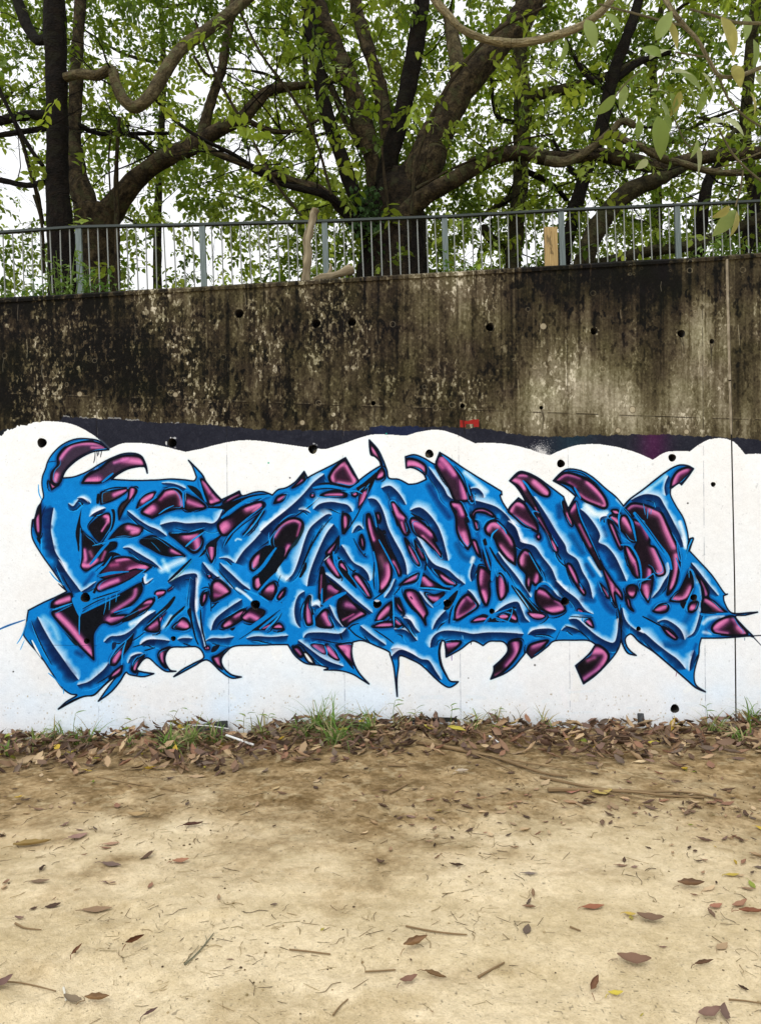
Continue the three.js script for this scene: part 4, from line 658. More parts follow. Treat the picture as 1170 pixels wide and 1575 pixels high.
// where brown soil, with some canopy shade painted into its tone, covers the pale sand; 0 sand .. 1 soil
function soilShadeAt(x, z) {
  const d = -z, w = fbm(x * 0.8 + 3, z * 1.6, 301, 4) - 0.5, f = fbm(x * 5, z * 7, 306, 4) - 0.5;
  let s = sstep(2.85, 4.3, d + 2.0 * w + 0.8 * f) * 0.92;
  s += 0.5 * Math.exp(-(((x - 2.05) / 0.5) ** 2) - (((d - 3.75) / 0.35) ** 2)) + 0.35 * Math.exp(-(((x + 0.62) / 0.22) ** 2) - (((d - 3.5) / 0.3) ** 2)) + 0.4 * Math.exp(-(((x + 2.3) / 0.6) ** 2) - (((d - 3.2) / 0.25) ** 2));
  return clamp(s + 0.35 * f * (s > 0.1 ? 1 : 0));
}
function groundColour(x, z) {
  const s = soilShadeAt(x, z), big = fbm(x * 1.3, z * 2.1, 320, 4) - 0.5, mid = fbm(x * 7, z * 9, 325, 4) - 0.5, fine = fbm(x * 42, z * 42, 331, 3) - 0.5, grit = vn(x * 160, z * 160, 340);
  let k = clamp(0.5 + 1.1 * big + 0.7 * mid);
  let c = [lerp(196, 219, k), lerp(177, 201, k), lerp(139, 166, k)];                 // sand, two tones
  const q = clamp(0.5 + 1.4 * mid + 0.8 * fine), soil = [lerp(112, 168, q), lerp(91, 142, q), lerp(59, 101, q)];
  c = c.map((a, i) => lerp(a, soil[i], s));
  const stain = sstep(0.6, 0.75, fbm(x * 2.2 + 9, z * 3.4, 350, 4)) * (1 - s) * 0.35; c = c.map((a, i) => lerp(a, [150, 128, 88][i], stain));
  const crumb = vn(x * 95, z * 95, 360), dens = fbm(x * 3, z * 3, 365, 3); if (crumb > 0.95 - 0.1 * dens) c = c.map((a) => a * lerp(1, 0.72, clamp((crumb - 0.95 + 0.1 * dens) * 14)));
  const pale = sstep(0.62, 0.72, fbm(x * 14, z * 18, 370, 3)) * 0.3; c = c.map((a, i) => lerp(a, [214, 200, 164][i], pale * (0.3 + 0.7 * s)));
  const g = 26 * fine + 14 * (grit - 0.5) + 16 * mid; return c.map((a) => clamp(a + g, 0, 255));
}
{
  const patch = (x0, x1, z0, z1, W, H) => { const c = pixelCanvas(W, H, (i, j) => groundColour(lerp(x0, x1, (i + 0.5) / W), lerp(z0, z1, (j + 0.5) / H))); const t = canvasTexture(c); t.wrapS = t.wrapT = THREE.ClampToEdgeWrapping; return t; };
  const bump = canvasTexture(pixelCanvas(1024, 1024, (x, y) => { const v = 128 + 120 * (fbm(x / 40, y / 40, 401, 5) - 0.5) + 60 * (fbm(x / 5, y / 5, 409, 2) - 0.5) + (vn(x / 7, y / 7, 413) > 0.86 ? 40 : 0); return [v, v, v]; }), false);
  const mat = (t, rx, rz) => { const b = bump.clone(); b.repeat.set(rx, rz); b.needsUpdate = true; return std({ map: t, bumpMap: b, bumpScale: 0.012, roughness: 0.97 }); };
  const areas = [[-1.9, 1.9, -3.3, -1.6, 1900, 850, 190, 90], [-4.2, 4.2, -5.56, -3.3, 2048, 551, 260, 110], [-12, -4.2, -5.56, -3.3, 700, 200, 40, 14], [4.2, 12, -5.56, -3.3, 700, 200, 40, 14], [-12, -1.9, -3.3, -1.6, 700, 120, 40, 10], [1.9, 12, -3.3, -1.6, 700, 120, 40, 10], [-12, 12, -1.6, 6, 900, 285, 40, 14]];
  const pos = [], uv = [], idx = [], groups = [], mats = [];
  areas.forEach(([x0, x1, z0, z1, W, H, nx, nz], gi) => {
    const b = pos.length / 3, st = idx.length;
    for (let j = 0; j <= nz; j++) for (let i = 0; i <= nx; i++) { const x = lerp(x0, x1, i / nx), z = lerp(z0, z1, j / nz); pos.push(x, groundY(x, z), z); uv.push(i / nx, 1 - j / nz); }
    for (let j = 0; j < nz; j++) for (let i = 0; i < nx; i++) { const o = b + j * (nx + 1) + i; idx.push(o, o + nx + 1, o + 1, o + 1, o + nx + 1, o + nx + 2); }
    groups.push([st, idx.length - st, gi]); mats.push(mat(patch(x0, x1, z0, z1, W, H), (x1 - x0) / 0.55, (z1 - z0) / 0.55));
  });
  { // the rest of the yard, out to the horizon
    const st = idx.length, ring = [[-12, 6], [12, 6], [12, -5.56], [-12, -5.56]], far = [[-160, 160], [160, 160], [160, -5.56], [-160, -5.56]];
    for (let k = 0; k < 4; k++) { if (k === 2) continue; const b = pos.length / 3, l = (k + 1) % 4; for (const [x, z] of [ring[k], ring[l], far[l], far[k]]) { pos.push(x, Math.abs(x) > 100 ? 0 : groundY(x, z), z); uv.push(x / 24 + 0.5, z / 8); } idx.push(b, b + 2, b + 1, b, b + 3, b + 2); }
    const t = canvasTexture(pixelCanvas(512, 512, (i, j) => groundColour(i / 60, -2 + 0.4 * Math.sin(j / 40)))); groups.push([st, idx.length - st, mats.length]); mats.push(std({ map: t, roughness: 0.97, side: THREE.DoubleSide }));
  }
  const g = new THREE.BufferGeometry(); g.setAttribute('position', new THREE.Float32BufferAttribute(pos, 3)); g.setAttribute('uv', new THREE.Float32BufferAttribute(uv, 2)); g.setIndex(idx); groups.forEach((q) => g.addGroup(...q)); g.computeVertexNormals();
  part('ground', g, mats, scene, { kind: 'structure' });
}
// the raised terrace behind the wall
const terraceY = (x, z) => wy(topAt(x / M + 585)) - 0.05 + (x < -12 || x > 12 ? 0 : 0.05 * (fbm(x, z, 230, 3) - 0.5));
{
  const pos = [], idx = [], uv = [], nx = 60, nz = 20;
  for (let j = 0; j <= nz; j++) for (let i = 0; i <= nx; i++) { const x = lerp(-30, 30, i / nx), z = lerp(-WALL - 0.4, -90, (j / nz) ** 2.2); pos.push(x, terraceY(clamp(x, -9, 9), z), z); uv.push(x, z); }
  for (let j = 0; j < nz; j++) for (let i = 0; i < nx; i++) { const o = j * (nx + 1) + i; idx.push(o, o + 1, o + nx + 1, o + 1, o + nx + 2, o + nx + 1); }
  const g = new THREE.BufferGeometry(); g.setAttribute('position', new THREE.Float32BufferAttribute(pos, 3)); g.setAttribute('uv', new THREE.Float32BufferAttribute(uv, 2)); g.setIndex(idx); g.computeVertexNormals();
  part('terrace', g, std({ map: canvasTexture(pixelCanvas(256, 256, (x, y) => { const n = 50 * (fbm(x / 20, y / 20, 3, 4) - 0.5); return [84 + n, 74 + n, 46 + n]; })), side: THREE.DoubleSide }), scene, { kind: 'structure' });
}
// ---------------------------------------------------------------- the railing on the terrace
{
  const t = thing('metal_railing', 'grey galvanised metal railing with thin balusters standing on top of the wall', 'railing');
  const zinc = std({ map: canvasTexture(pixelCanvas(128, 256, (x, y) => { const n = 46 * (fbm(x / 9, y / 24, 7, 4) - 0.5); return [104 + n, 114 + n, 113 + n]; })), roughness: 0.55, metalness: 0.45 });
  const thin = std({ color: new THREE.Color(0.24, 0.25, 0.235), roughness: 0.5, metalness: 0.5 }), rail = std({ color: new THREE.Color(0.055, 0.065, 0.062), roughness: 0.5, metalness: 0.5 });
  const posts = [[-452, 388], [-258, 376], [-68, 364], [121, 351], [311, 347], [499, 342], [683, 335], [862, 325], [1040, 317], [1214, 309], [1386, 302], [1556, 295]];
  const deep = (u) => 7.1 + 0.6 * clamp(u / 1170, -0.5, 1.5);
  const tops = posts.map(([u, v]) => at(u, v, deep(u))), lean = 0.035;
  const bar = (w, h, d, x, y, z, rz, mat, name, parent) => { const m = part(name, new THREE.BoxGeometry(w, h, d), mat, parent); m.position.set(x, y, z); m.rotation.z = rz; return m; };
  const bal = new THREE.CylinderGeometry(0.0068, 0.0068, 1.02, 8);
  tops.forEach((p, i) => {
    const h = 1.16, post = part('post', new THREE.BoxGeometry(0.056, h, 0.03), zinc, t); post.position.set(p.x + lean * h / 2, p.y - h / 2 - 0.004, p.z); post.rotation.z = lean;
    const cap = part('base_plate', new THREE.BoxGeometry(0.11, 0.012, 0.1), zinc, post); cap.position.set(0, -h / 2 + 0.01, 0);
    if (i === tops.length - 1) return;
    const q = tops[i + 1], n = 13, len = p.distanceTo(q), ang = Math.atan2(q.y - p.y, q.x - p.x), mid = p.clone().lerp(q, 0.5);
    const r = part('top_rail', new THREE.BoxGeometry(len, 0.022, 0.05), rail, t); r.position.set(mid.x, mid.y + 0.009, mid.z); r.rotation.z = ang; r.rotation.y = Math.atan2(-(q.z - p.z), q.x - p.x) * Math.cos(ang);
    const b = part('bottom_rail', new THREE.BoxGeometry(len, 0.02, 0.035), rail, t); b.position.set(mid.x + lean * 1.04, mid.y - 1.035, mid.z); b.rotation.z = ang; b.rotation.y = r.rotation.y;
    for (let k = 1; k < n; k++) { const c = p.clone().lerp(q, k / n), m = part('baluster', bal, thin, t); m.position.set(c.x + lean * 0.51 + rr(-0.003, 0.003), c.y - 0.515, c.z); m.rotation.z = lean + rr(-0.012, 0.012); }
  });
}
// ---------------------------------------------------------------- trees on the terrace
const barkTex = (a, b, c) => canvasTexture(pixelCanvas(256, 512, (x, y) => {
  const n = fbm(x / 14, y / 46, 501, 4), f = fbm(x / 3, y / 9, 507, 3), m = fbm(x / 30, y / 50, 511, 3); let k = clamp(0.5 + 1.5 * (n - 0.5) + 0.9 * (f - 0.5));
  let p = a.map((v, i) => lerp(v, b[i], k)); if (m > 0.6) p = p.map((v, i) => lerp(v, c[i], sstep(0.6, 0.72, m) * 0.6)); if (vn(x / 40, y / 3.5, 519) > 0.82) p = p.map((v) => v * 0.78); return p;
}));
const barkBump = canvasTexture(pixelCanvas(256, 512, (x, y) => { const v = 128 + 150 * (fbm(x / 9, y / 34, 523, 4) - 0.5) + 70 * (fbm(x / 3, y / 5, 527, 2) - 0.5); return [v, v, v]; }), false);
const bark = (a, b, c) => std({ map: barkTex(a, b, c), bumpMap: barkBump, bumpScale: 0.03, roughness: 0.95 });
const BARK = { dusk: bark([15, 12, 8], [46, 38, 27], [40, 42, 26]),  brown: bark([26, 21, 14], [76, 66, 47], [62, 64, 41]), dark: bark([8, 6, 4], [26, 20, 14], [26, 26, 16]), grey: bark([52, 46, 32], [100, 91, 67], [84, 86, 58]), pale: bark([92, 84, 62], [150, 140, 110], [116, 112, 80]), mid: bark([30, 27, 17], [64, 59, 40], [58, 62, 38]) };
const leafMat = (o) => new THREE.MeshPhysicalMaterial({ roughness: 0.8, transmission: 0.5, thickness: 0, side: THREE.DoubleSide, specularIntensity: 0.3, ...o });
const LEAF = leafMat({ color: 0xffffff });
// one leaf: pointed, folded along the midrib, tip drooping
function leafGeo(len, wid, fold, droop, n = 4) {
  const pos = [], idx = [];
  for (let i = 0; i <= n; i++) { const t = i / n, w = wid * Math.sin(Math.PI * Math.pow(t, 0.85)) ** 0.8 * 0.5 + 0.0005, x = len * t, y = -droop * len * t * t; pos.push(x, y + fold * w, w, x, y, 0, x, y + fold * w, -w); if (i < n) { const o = i * 3; idx.push(o, o + 1, o + 3, o + 1, o + 4, o + 3, o + 1, o + 2, o + 4, o + 2, o + 5, o + 4); } }
  const g = new THREE.BufferGeometry(); g.setAttribute('position', new THREE.Float32BufferAttribute(pos, 3)); g.setIndex(idx); g.computeVertexNormals(); return g;
}
function spray(n, L, leafL) {                                  // leaves along a short twig
  const gs = [], m = new THREE.Matrix4(), q = new THREE.Quaternion(), e = new THREE.Euler();
  for (let i = 0; i < n; i++) {
    const t = (i + 0.6) / n, s = i % 2 ? 1 : -1, g = leafGeo(leafL * rr(0.75, 1.15), leafL * rr(0.42, 0.54), rr(0.1, 0.4), rr(0.05, 0.5), 3);
    e.set(rr(-0.6, 0.6), s * rr(0.5, 1.3), rr(-0.7, 0.25), 'YXZ'); q.setFromEuler(e); m.compose(new THREE.Vector3(L * t, -0.25 * L * t * t, 0), q, new THREE.Vector3(1, 1, 1)); gs.push(g.applyMatrix4(m));
  }
  const tw = new THREE.CylinderGeometry(0.0016, 0.0032, L, 3, 1, true); tw.rotateZ(-Math.PI / 2); tw.translate(L / 2, -0.06 * L, 0); tw.deleteAttribute('uv'); gs.push(tw);
  return mergeGeometries(gs.map((g) => { const h = g.index ? g.toNonIndexed() : g; h.deleteAttribute('uv'); return h; }));
}
const SPRAYS = [spray(8, 0.3, 0.1), spray(7, 0.26, 0.115), spray(10, 0.36, 0.095), spray(6, 0.22, 0.12)];
const GREENS = [[92, 118, 22], [110, 138, 28], [134, 160, 36], [76, 100, 18], [150, 172, 44], [100, 124, 28], [168, 180, 58], [62, 84, 16]].map((c) => new THREE.Color().setRGB(c[0] / 255, c[1] / 255, c[2] / 255, THREE.SRGBColorSpace));

const LIME = new THREE.Color().setRGB(0.4, 0.48, 0.06), OLIVE = new THREE.Color().setRGB(0.1, 0.16, 0.018);
// limbs: 'u v width depth' along the middle of the limb, in photo-wide units and metres from the camera
const limb = (s, seg = 10, rough = 0.08, per = 6) => { const n = s.trim().split(/\s+/).map(Number), p = []; for (let i = 0; i < n.length; i += 4) { const v = at(n[i], n[i + 1], n[i + 3]); p.push([v.x, v.y, v.z, n[i + 2] / 2 / FOCAL * n[i + 3]]); } return { p, geo: tube(p, seg, rough, per, n[0] * 0.13) }; };
function twigsOf(limbs, count, len, out, tips) {               // fine branches that leave the limbs, fork and droop
  for (let k = 0; k < count; k++) {
    const l = pick(limbs).p, i = Math.floor(rr(0.25, 1) * (l.length - 1.001)), f = rnd(), a = l[i], b = l[i + 1] ?? a;
    const st = new THREE.Vector3(lerp(a[0], b[0], f), lerp(a[1], b[1], f), lerp(a[2], b[2], f)), dir = new THREE.Vector3(rr(-1, 1), rr(-0.35, 0.8), rr(-0.8, 0.8)).normalize();
    const grow = (p, d, L, r, lv) => {
      const q = [[p.x, p.y, p.z, r]], c = p.clone(), e = d.clone(), n = 4;
      for (let j = 1; j <= n; j++) { e.x += rr(-0.35, 0.35); e.y += rr(-0.35, 0.3); e.z += rr(-0.3, 0.3); e.normalize(); c.addScaledVector(e, L / n); q.push([c.x, c.y, c.z, Math.max(0.0022, r * (1 - 0.8 * j / n))]); if (lv < 2 && j > 1 && rnd() < 0.8) grow(c.clone(), e.clone().add(new THREE.Vector3(rr(-1, 1), rr(-0.7, 0.6), rr(-0.7, 0.7))).normalize(), L * rr(0.35, 0.65), r * (1 - 0.8 * j / n) * 0.75, lv + 1); }
      out.push(tube(q, 4, 0, 1)); tips.push(c);
    };
    grow(st, dir, len * rr(0.5, 1.2), rr(0.006, 0.015), 0);
  }
}
const TREES = [];
function tree(name, label, barkKind, pos, list, twigCount, twigLen, extra) {
  const base = at(...pos); base.y = terraceY(base.x, base.z);
  const t = thing(name, label, 'tree', base.toArray(), undefined), limbs = list.map(([s, k, seg, rough]) => ({ ...limb(s, seg ?? 12, rough ?? 0.16), kind: k })), off = (g) => g.translate(-base.x, -base.y, -base.z);
  const trunk = limbs.filter((l) => l.kind === 'trunk'); part('trunk', off(mergeGeometries(trunk.map((l) => l.geo))), BARK[extra?.trunk ?? barkKind], t);
  limbs.filter((l) => l.kind !== 'trunk').forEach((l) => part(l.kind === 'vine' ? 'hanging_root' : 'limb', off(l.geo), BARK[l.kind === 'pale' ? 'grey' : l.kind === 'vine' ? 'brown' : l.kind === 'dark' ? 'dark' : barkKind], t));
  const out = [], tips = []; twigsOf(limbs.filter((l) => l.kind !== 'vine'), twigCount, twigLen, out, tips);
  if (out.length) part('twigs', off(mergeGeometries(out)), BARK.dark, t, { kind: 'stuff' });
  const nodes = []; limbs.forEach((l) => l.p.forEach((q) => nodes.push(new THREE.Vector3(q[0], q[1], q[2])))); tips.forEach((v, i) => i % 4 === 0 && nodes.push(v));
  TREES.push({ t, base, nodes, tips, bias: extra?.bias ?? 0, got: [[], [], [], []] });
}
tree('dark_trunk_tree', 'straight nearly black tree trunk at the far left behind the railing', 'dark', [96, 440, 8.1], [
  ['101 500 44 8.1 97 430 42 8.1 92 350 39 8.1 88 270 33 8.1 89 180 31 8.1 86 100 32 8.1 84 20 34 8.1 82 -120 32 8.1 90 -320 24 8.2', 'trunk'], ['76 176 15 8.1 40 178 15 8.2 0 186 13 8.3 -70 196 10 8.4 -160 190 7 8.6', 'limb', 8], ['76 196 9 8.1 40 202 9 8.2 0 208 8 8.3 -60 220 6 8.5', 'limb', 7], ['74 58 14 8.2 58 62 16 8.4 40 35 17 8.6 25 -10 16 8.8 5 -90 12 9', 'limb', 8],
  ['70 280 9 8.2 40 285 9 8.4 0 277 9 8.5 -60 270 7 8.6', 'limb', 7], ['66 255 7 8 45 225 7 8 20 180 6 8 -8 120 5 8.1', 'limb', 6], ['88 124 13 8.14 104 118 15 8.06 125 114 14 7.9 150 116 15 7.85 172 108 16 7.8 178 128 17 7.8 190 152 17 7.8 206 165 18 7.8 228 152 18 7.8 242 132 20 7.85 258 104 19 7.9 280 74 19 8 310 52 18 8.2 345 28 18 8.4 390 -10 16 8.6 470 -60 12 8.8', 'pale', 10, 0.12], ['240 155 6 7.9 275 190 6 8 315 216 6 8 360 238 7 8.1 405 266 5 8.2', 'limb', 6]], 26, 1.1);
tree('forked_tree', 'thick grey-brown tree forking low into two limbs behind the railing on the left', 'brown', [148, 440, 9], [
  ['150 520 66 9 150 450 62 9 149 390 58 9 148 350 64 9 146 322 62 9', 'trunk', 14, 0.14], ['138 340 40 9 128 300 36 9 118 262 27 9.05 115 215 22 9.1 116 160 20 9.2 118 110 19 9.3 122 30 18 9.4 130 -120 14 9.6', 'trunk'], ['158 340 42 9 186 306 34 8.95 206 280 32 8.9 232 258 29 8.85 262 240 29 8.8 290 228 28 8.8 312 214 24 8.8 345 196 20 8.8 372 182 20 8.8 392 160 19 8.85 410 142 16 8.9 440 134 13 8.95 480 130 10 9 530 120 7 9.1', 'limb', 12, 0.12],
  ['312 214 19 8.8 318 180 17 8.8 328 145 15 8.8 340 112 15 8.8 346 80 14 8.8 352 45 13 8.85 360 0 12 8.9 372 -90 9 9', 'limb', 10], ['308 220 11 8.75 335 236 10 8.7 370 250 10 8.7 400 262 12 8.7 440 274 11 8.75 480 290 11 8.8 510 300 10 8.9', 'limb', 8], ['380 186 9 8.8 420 202 9 8.9 455 200 6 9 500 180 4 9.2', 'limb', 6], ['342 112 7 8.8 320 116 5 8.7 298 86 4 8.6', 'limb', 6], ['120 192 10 9.1 150 205 8 9.2 200 206 7 9.3 260 205 5 9.4', 'dark', 6], ['205 205 6 9.1 240 240 5 9.2', 'dark', 6],
  ['182 480 8 8.7 181 400 9 8.7 180 340 8 8.7 179 290 8 8.65 180 240 6 8.6 184 180 5 8.5', 'vine', 6], ['66 345 7 8.6 58 300 7 8.5 46 260 6 8.4 35 220 6 8.4 12 165 5 8.4 -20 110 4 8.4', 'vine', 6], ['170 300 3 8.5 168 240 3 8.5 172 200 3 8.5', 'vine', 5], ['52 300 4 8.3 64 340 5 8.3 68 420 5 8.3', 'vine', 5]], 40, 1.2);
tree('spreading_tree', 'massive dark tree with many rising stems behind the centre of the railing', 'brown', [605, 430, 9.2], [
  ['604 500 108 9.2 602 430 102 9.2 604 380 96 9.2 606 335 92 9.2 610 295 78 9.2 612 270 66 9.2', 'trunk', 18, 0.2], ['566 470 40 9 570 400 34 9 575 340 30 9 585 300 26 9', 'dark', 10, 0.2], ['640 470 44 9 638 400 36 9 632 340 30 9', 'dark', 10, 0.2],
  ['566 360 26 9 548 312 25 8.9 534 268 22 8.9 518 222 22 8.9 504 180 22 8.9 494 140 21 8.9 488 100 21 8.9 482 60 22 8.95 474 15 22 9 466 -70 20 9.1 450 -220 14 9.3', 'dark', 12], ['584 320 36 9.2 578 262 32 9.2 566 215 30 9.2 552 170 30 9.2 538 130 29 9.25 522 92 28 9.3 506 58 30 9.3 488 14 30 9.4 470 -60 26 9.5 440 -220 16 9.8', 'limb', 12], ['598 270 30 9.3 600 215 25 9.3 590 170 22 9.35 583 130 22 9.4 572 92 20 9.4 560 55 20 9.5 548 12 19 9.6 540 -80 16 9.7 520 -260 10 10', 'limb', 12],
  ['592 290 34 9.1 600 240 29 9 612 195 27 9 622 155 27 9 632 110 27 9 640 65 26 9 646 20 26 9 656 -60 22 9.1 668 -240 14 9.3', 'dark', 12], ['622 300 60 9.15 648 258 58 9.1 668 218 50 9.1 690 172 46 9.1 708 136 44 9.1 735 104 44 9.1 762 74 44 9.15 788 46 40 9.2 812 12 36 9.2 850 -60 30 9.4 900 -200 20 9.6', 'limb', 14, 0.14], ['705 120 26 9.2 700 80 24 9.3 694 48 20 9.4 688 20 16 9.5', 'pale', 8, 0.2],
  ['604 350 32 8.9 622 330 30 8.9 648 306 28 8.85 680 286 26 8.8 712 268 25 8.8 742 248 24 8.8 770 238 24 8.8 805 236 23 8.8 850 244 22 8.8 895 240 21 8.75 935 240 22 8.7 980 250 23 8.7 1020 256 22 8.7 1060 246 20 8.7 1100 240 19 8.7 1150 236 19 8.7 1230 232 16 8.8 1340 220 12 9', 'limb', 12, 0.12], ['560 360 20 8.9 530 325 17 8.8 500 300 14 8.7 470 292 10 8.7 430 282 8 8.7 390 262 7 8.7 360 240 6 8.7', 'dark', 8], ['520 310 9 8.8 490 290 12 8.8 460 280 10 8.8 425 272 8 8.8 380 255 7 8.8', 'limb', 8],
  ['838 246 15 8.5 862 250 17 8.5 886 242 14 8.5 908 228 12 8.5 928 212 11 8.5 942 200 11 8.5 956 186 12 8.45 970 190 11 8.4 976 196 6 8.4', 'pale', 8, 0.22], ['940 204 9 8.5 965 218 11 8.45 990 228 12 8.4 1020 244 11 8.35 1050 252 10 8.3 1085 262 10 8.3 1120 266 9 8.25 1150 264 10 8.2 1200 262 9 8.2 1290 250 6 8.2', 'pale', 8, 0.2], ['552 222 14 9.3 530 180 12 9.4 512 140 11 9.5 496 110 9 9.6', 'limb', 8], ['640 290 6 8.6 690 262 4 8.6 740 240 4 8.6 800 215 3 8.6 850 206 2.5 8.6', 'vine', 5], ['598 330 5 8.7 590 260 4 8.7 586 200 4 8.7 588 110 3 8.7', 'vine', 5], ['632 330 5 8.6 640 250 5 8.6 660 190 6 8.6 690 130 6 8.6 760 50 5 8.6 840 10 4 8.6', 'vine', 5], ['470 340 5 8.4 430 290 4 8.4 380 200 5 8.4 330 110 5 8.4 300 30 4 8.4', 'vine', 5], ['510 300 5 8.5 480 200 4 8.5 450 150 5 8.5 400 80 4 8.5 370 20 4 8.5', 'vine', 5]], 60, 1.2, { trunk: 'dusk' });
tree('upright_tree', 'upright dark tree trunk to the right of the massive spreading tree', 'mid', [790, 420, 10.2], [
  ['786 520 24 10.2 788 420 24 10.2 794 340 24 10.2 800 280 25 10.2 802 220 25 10.2 803 150 26 10.2 798 100 24 10.2 800 40 22 10.3 810 -120 16 10.4', 'trunk'], ['806 152 16 10.1 845 142 16 10 890 132 15 10 930 118 12 10.1 990 90 9 10.2', 'limb', 8], ['790 300 12 10.3 760 320 10 10.4 735 340 9 10.5', 'limb', 7], ['806 262 10 10.3 850 285 8 10.4 880 320 6 10.5', 'dark', 6], ['800 190 8 10.3 765 180 7 10.4 755 120 5 10.5', 'dark', 6], ['798 390 18 10.6 760 372 16 10.8 742 350 14 11', 'limb', 7]], 24, 1.1);
tree('slanting_tree', 'slender blackish tree slanting up to the right beside the wooden board', 'dark', [862, 400, 9.6], [
  ['858 470 22 9.6 868 390 21 9.6 880 340 21 9.6 892 292 20 9.6 906 248 20 9.6 922 206 20 9.6 932 160 20 9.6 944 110 19 9.6 960 66 17 9.6 976 20 15 9.7 1000 -80 12 9.8 1040 -260 8 10', 'trunk'], ['896 280 7 9.7 870 250 6 9.8 850 215 5 9.9', 'limb', 6], ['935 140 8 9.7 900 115 7 9.8 870 60 5 9.9', 'limb', 6], ['938 130 10 9.6 985 95 9 9.7 1030 80 7 9.8', 'limb', 6]], 20, 1);
tree('leaning_tree', 'brown leaning tree whose bent limb rises right from behind the railing', 'mid', [893, 410, 8.8], [
  ['882 470 32 8.9 900 392 31 8.8 918 350 30 8.8 940 318 28 8.75 968 294 27 8.7 1000 280 24 8.7 1030 266 20 8.7 1060 252 15 8.75 1090 240 10 8.8 1130 200 7 9', 'trunk'], ['902 412 18 9 950 398 17 8.95 1000 386 17 8.9 1060 378 17 8.9 1120 356 17 9 1200 320 14 9.2', 'limb', 8], ['1070 420 22 9.4 1076 350 20 9.4 1084 300 18 9.4 1092 270 15 9.5 1130 225 9 9.6', 'dark', 8], ['1142 400 18 9.5 1156 330 18 9.5 1172 270 16 9.5 1200 200 13 9.6', 'dark', 8]], 18, 1);
tree('right_edge_tree', 'grey tree trunk standing at the right edge against the white sky', 'mid', [1180, 400, 10.8], [
  ['1180 500 26 10.8 1172 400 24 10.8 1160 300 20 10.8 1146 220 18 10.8 1148 160 18 10.8 1152 100 18 10.8 1158 40 18 10.8 1170 -60 14 10.9 1180 -240 9 11', 'trunk'], ['1150 176 8 10.8 1190 160 7 10.9 1260 150 6 11', 'limb', 6], ['1146 210 6 10.8 1110 190 5 10.7 1070 180 4 10.6', 'limb', 6]], 18, 1);
// farther trees that close the gaps
[['thin tree far behind the dark trunk at the left edge', 12, -120, 26], ['far slim tree seen behind the railing right of the driftwood stick', 14, 470, 14], ['distant dark tree above the railing right of the slanting tree', 14, 1010, 18], ['distant tree beyond the right edge of the view', 13, 1300, 26], ['far slim tree seen in the gap right of the forked tree', 14.5, 245, 14]].forEach(([label, d, u, w]) => {
  const s = [0, 1, 2, 3, 4, 5].map((k) => `${u + rr(-14, 14) * (k > 1 ? 1 : 0.2)} ${480 - k * 130} ${w * (1 - 0.13 * k)} ${d + rr(-0.3, 0.3)}`).join(' ');
  const side = [0, 1, 2, 3].map((k) => { const v = 340 - k * 110 + rr(-40, 40), g = k % 2 ? 1 : -1; return [`${u} ${v} ${w * 0.4} ${d} ${u + g * 60} ${v - rr(10, 50)} ${w * 0.32} ${d + rr(-0.5, 0.5)} ${u + g * 140} ${v - rr(20, 110)} ${w * 0.18} ${d + rr(-1, 1)}`, 'limb', 6]; });
  tree('background_tree', label, 'mid', [u, 440, d], [[s, 'trunk'], ...side], 16, 1.3);
});

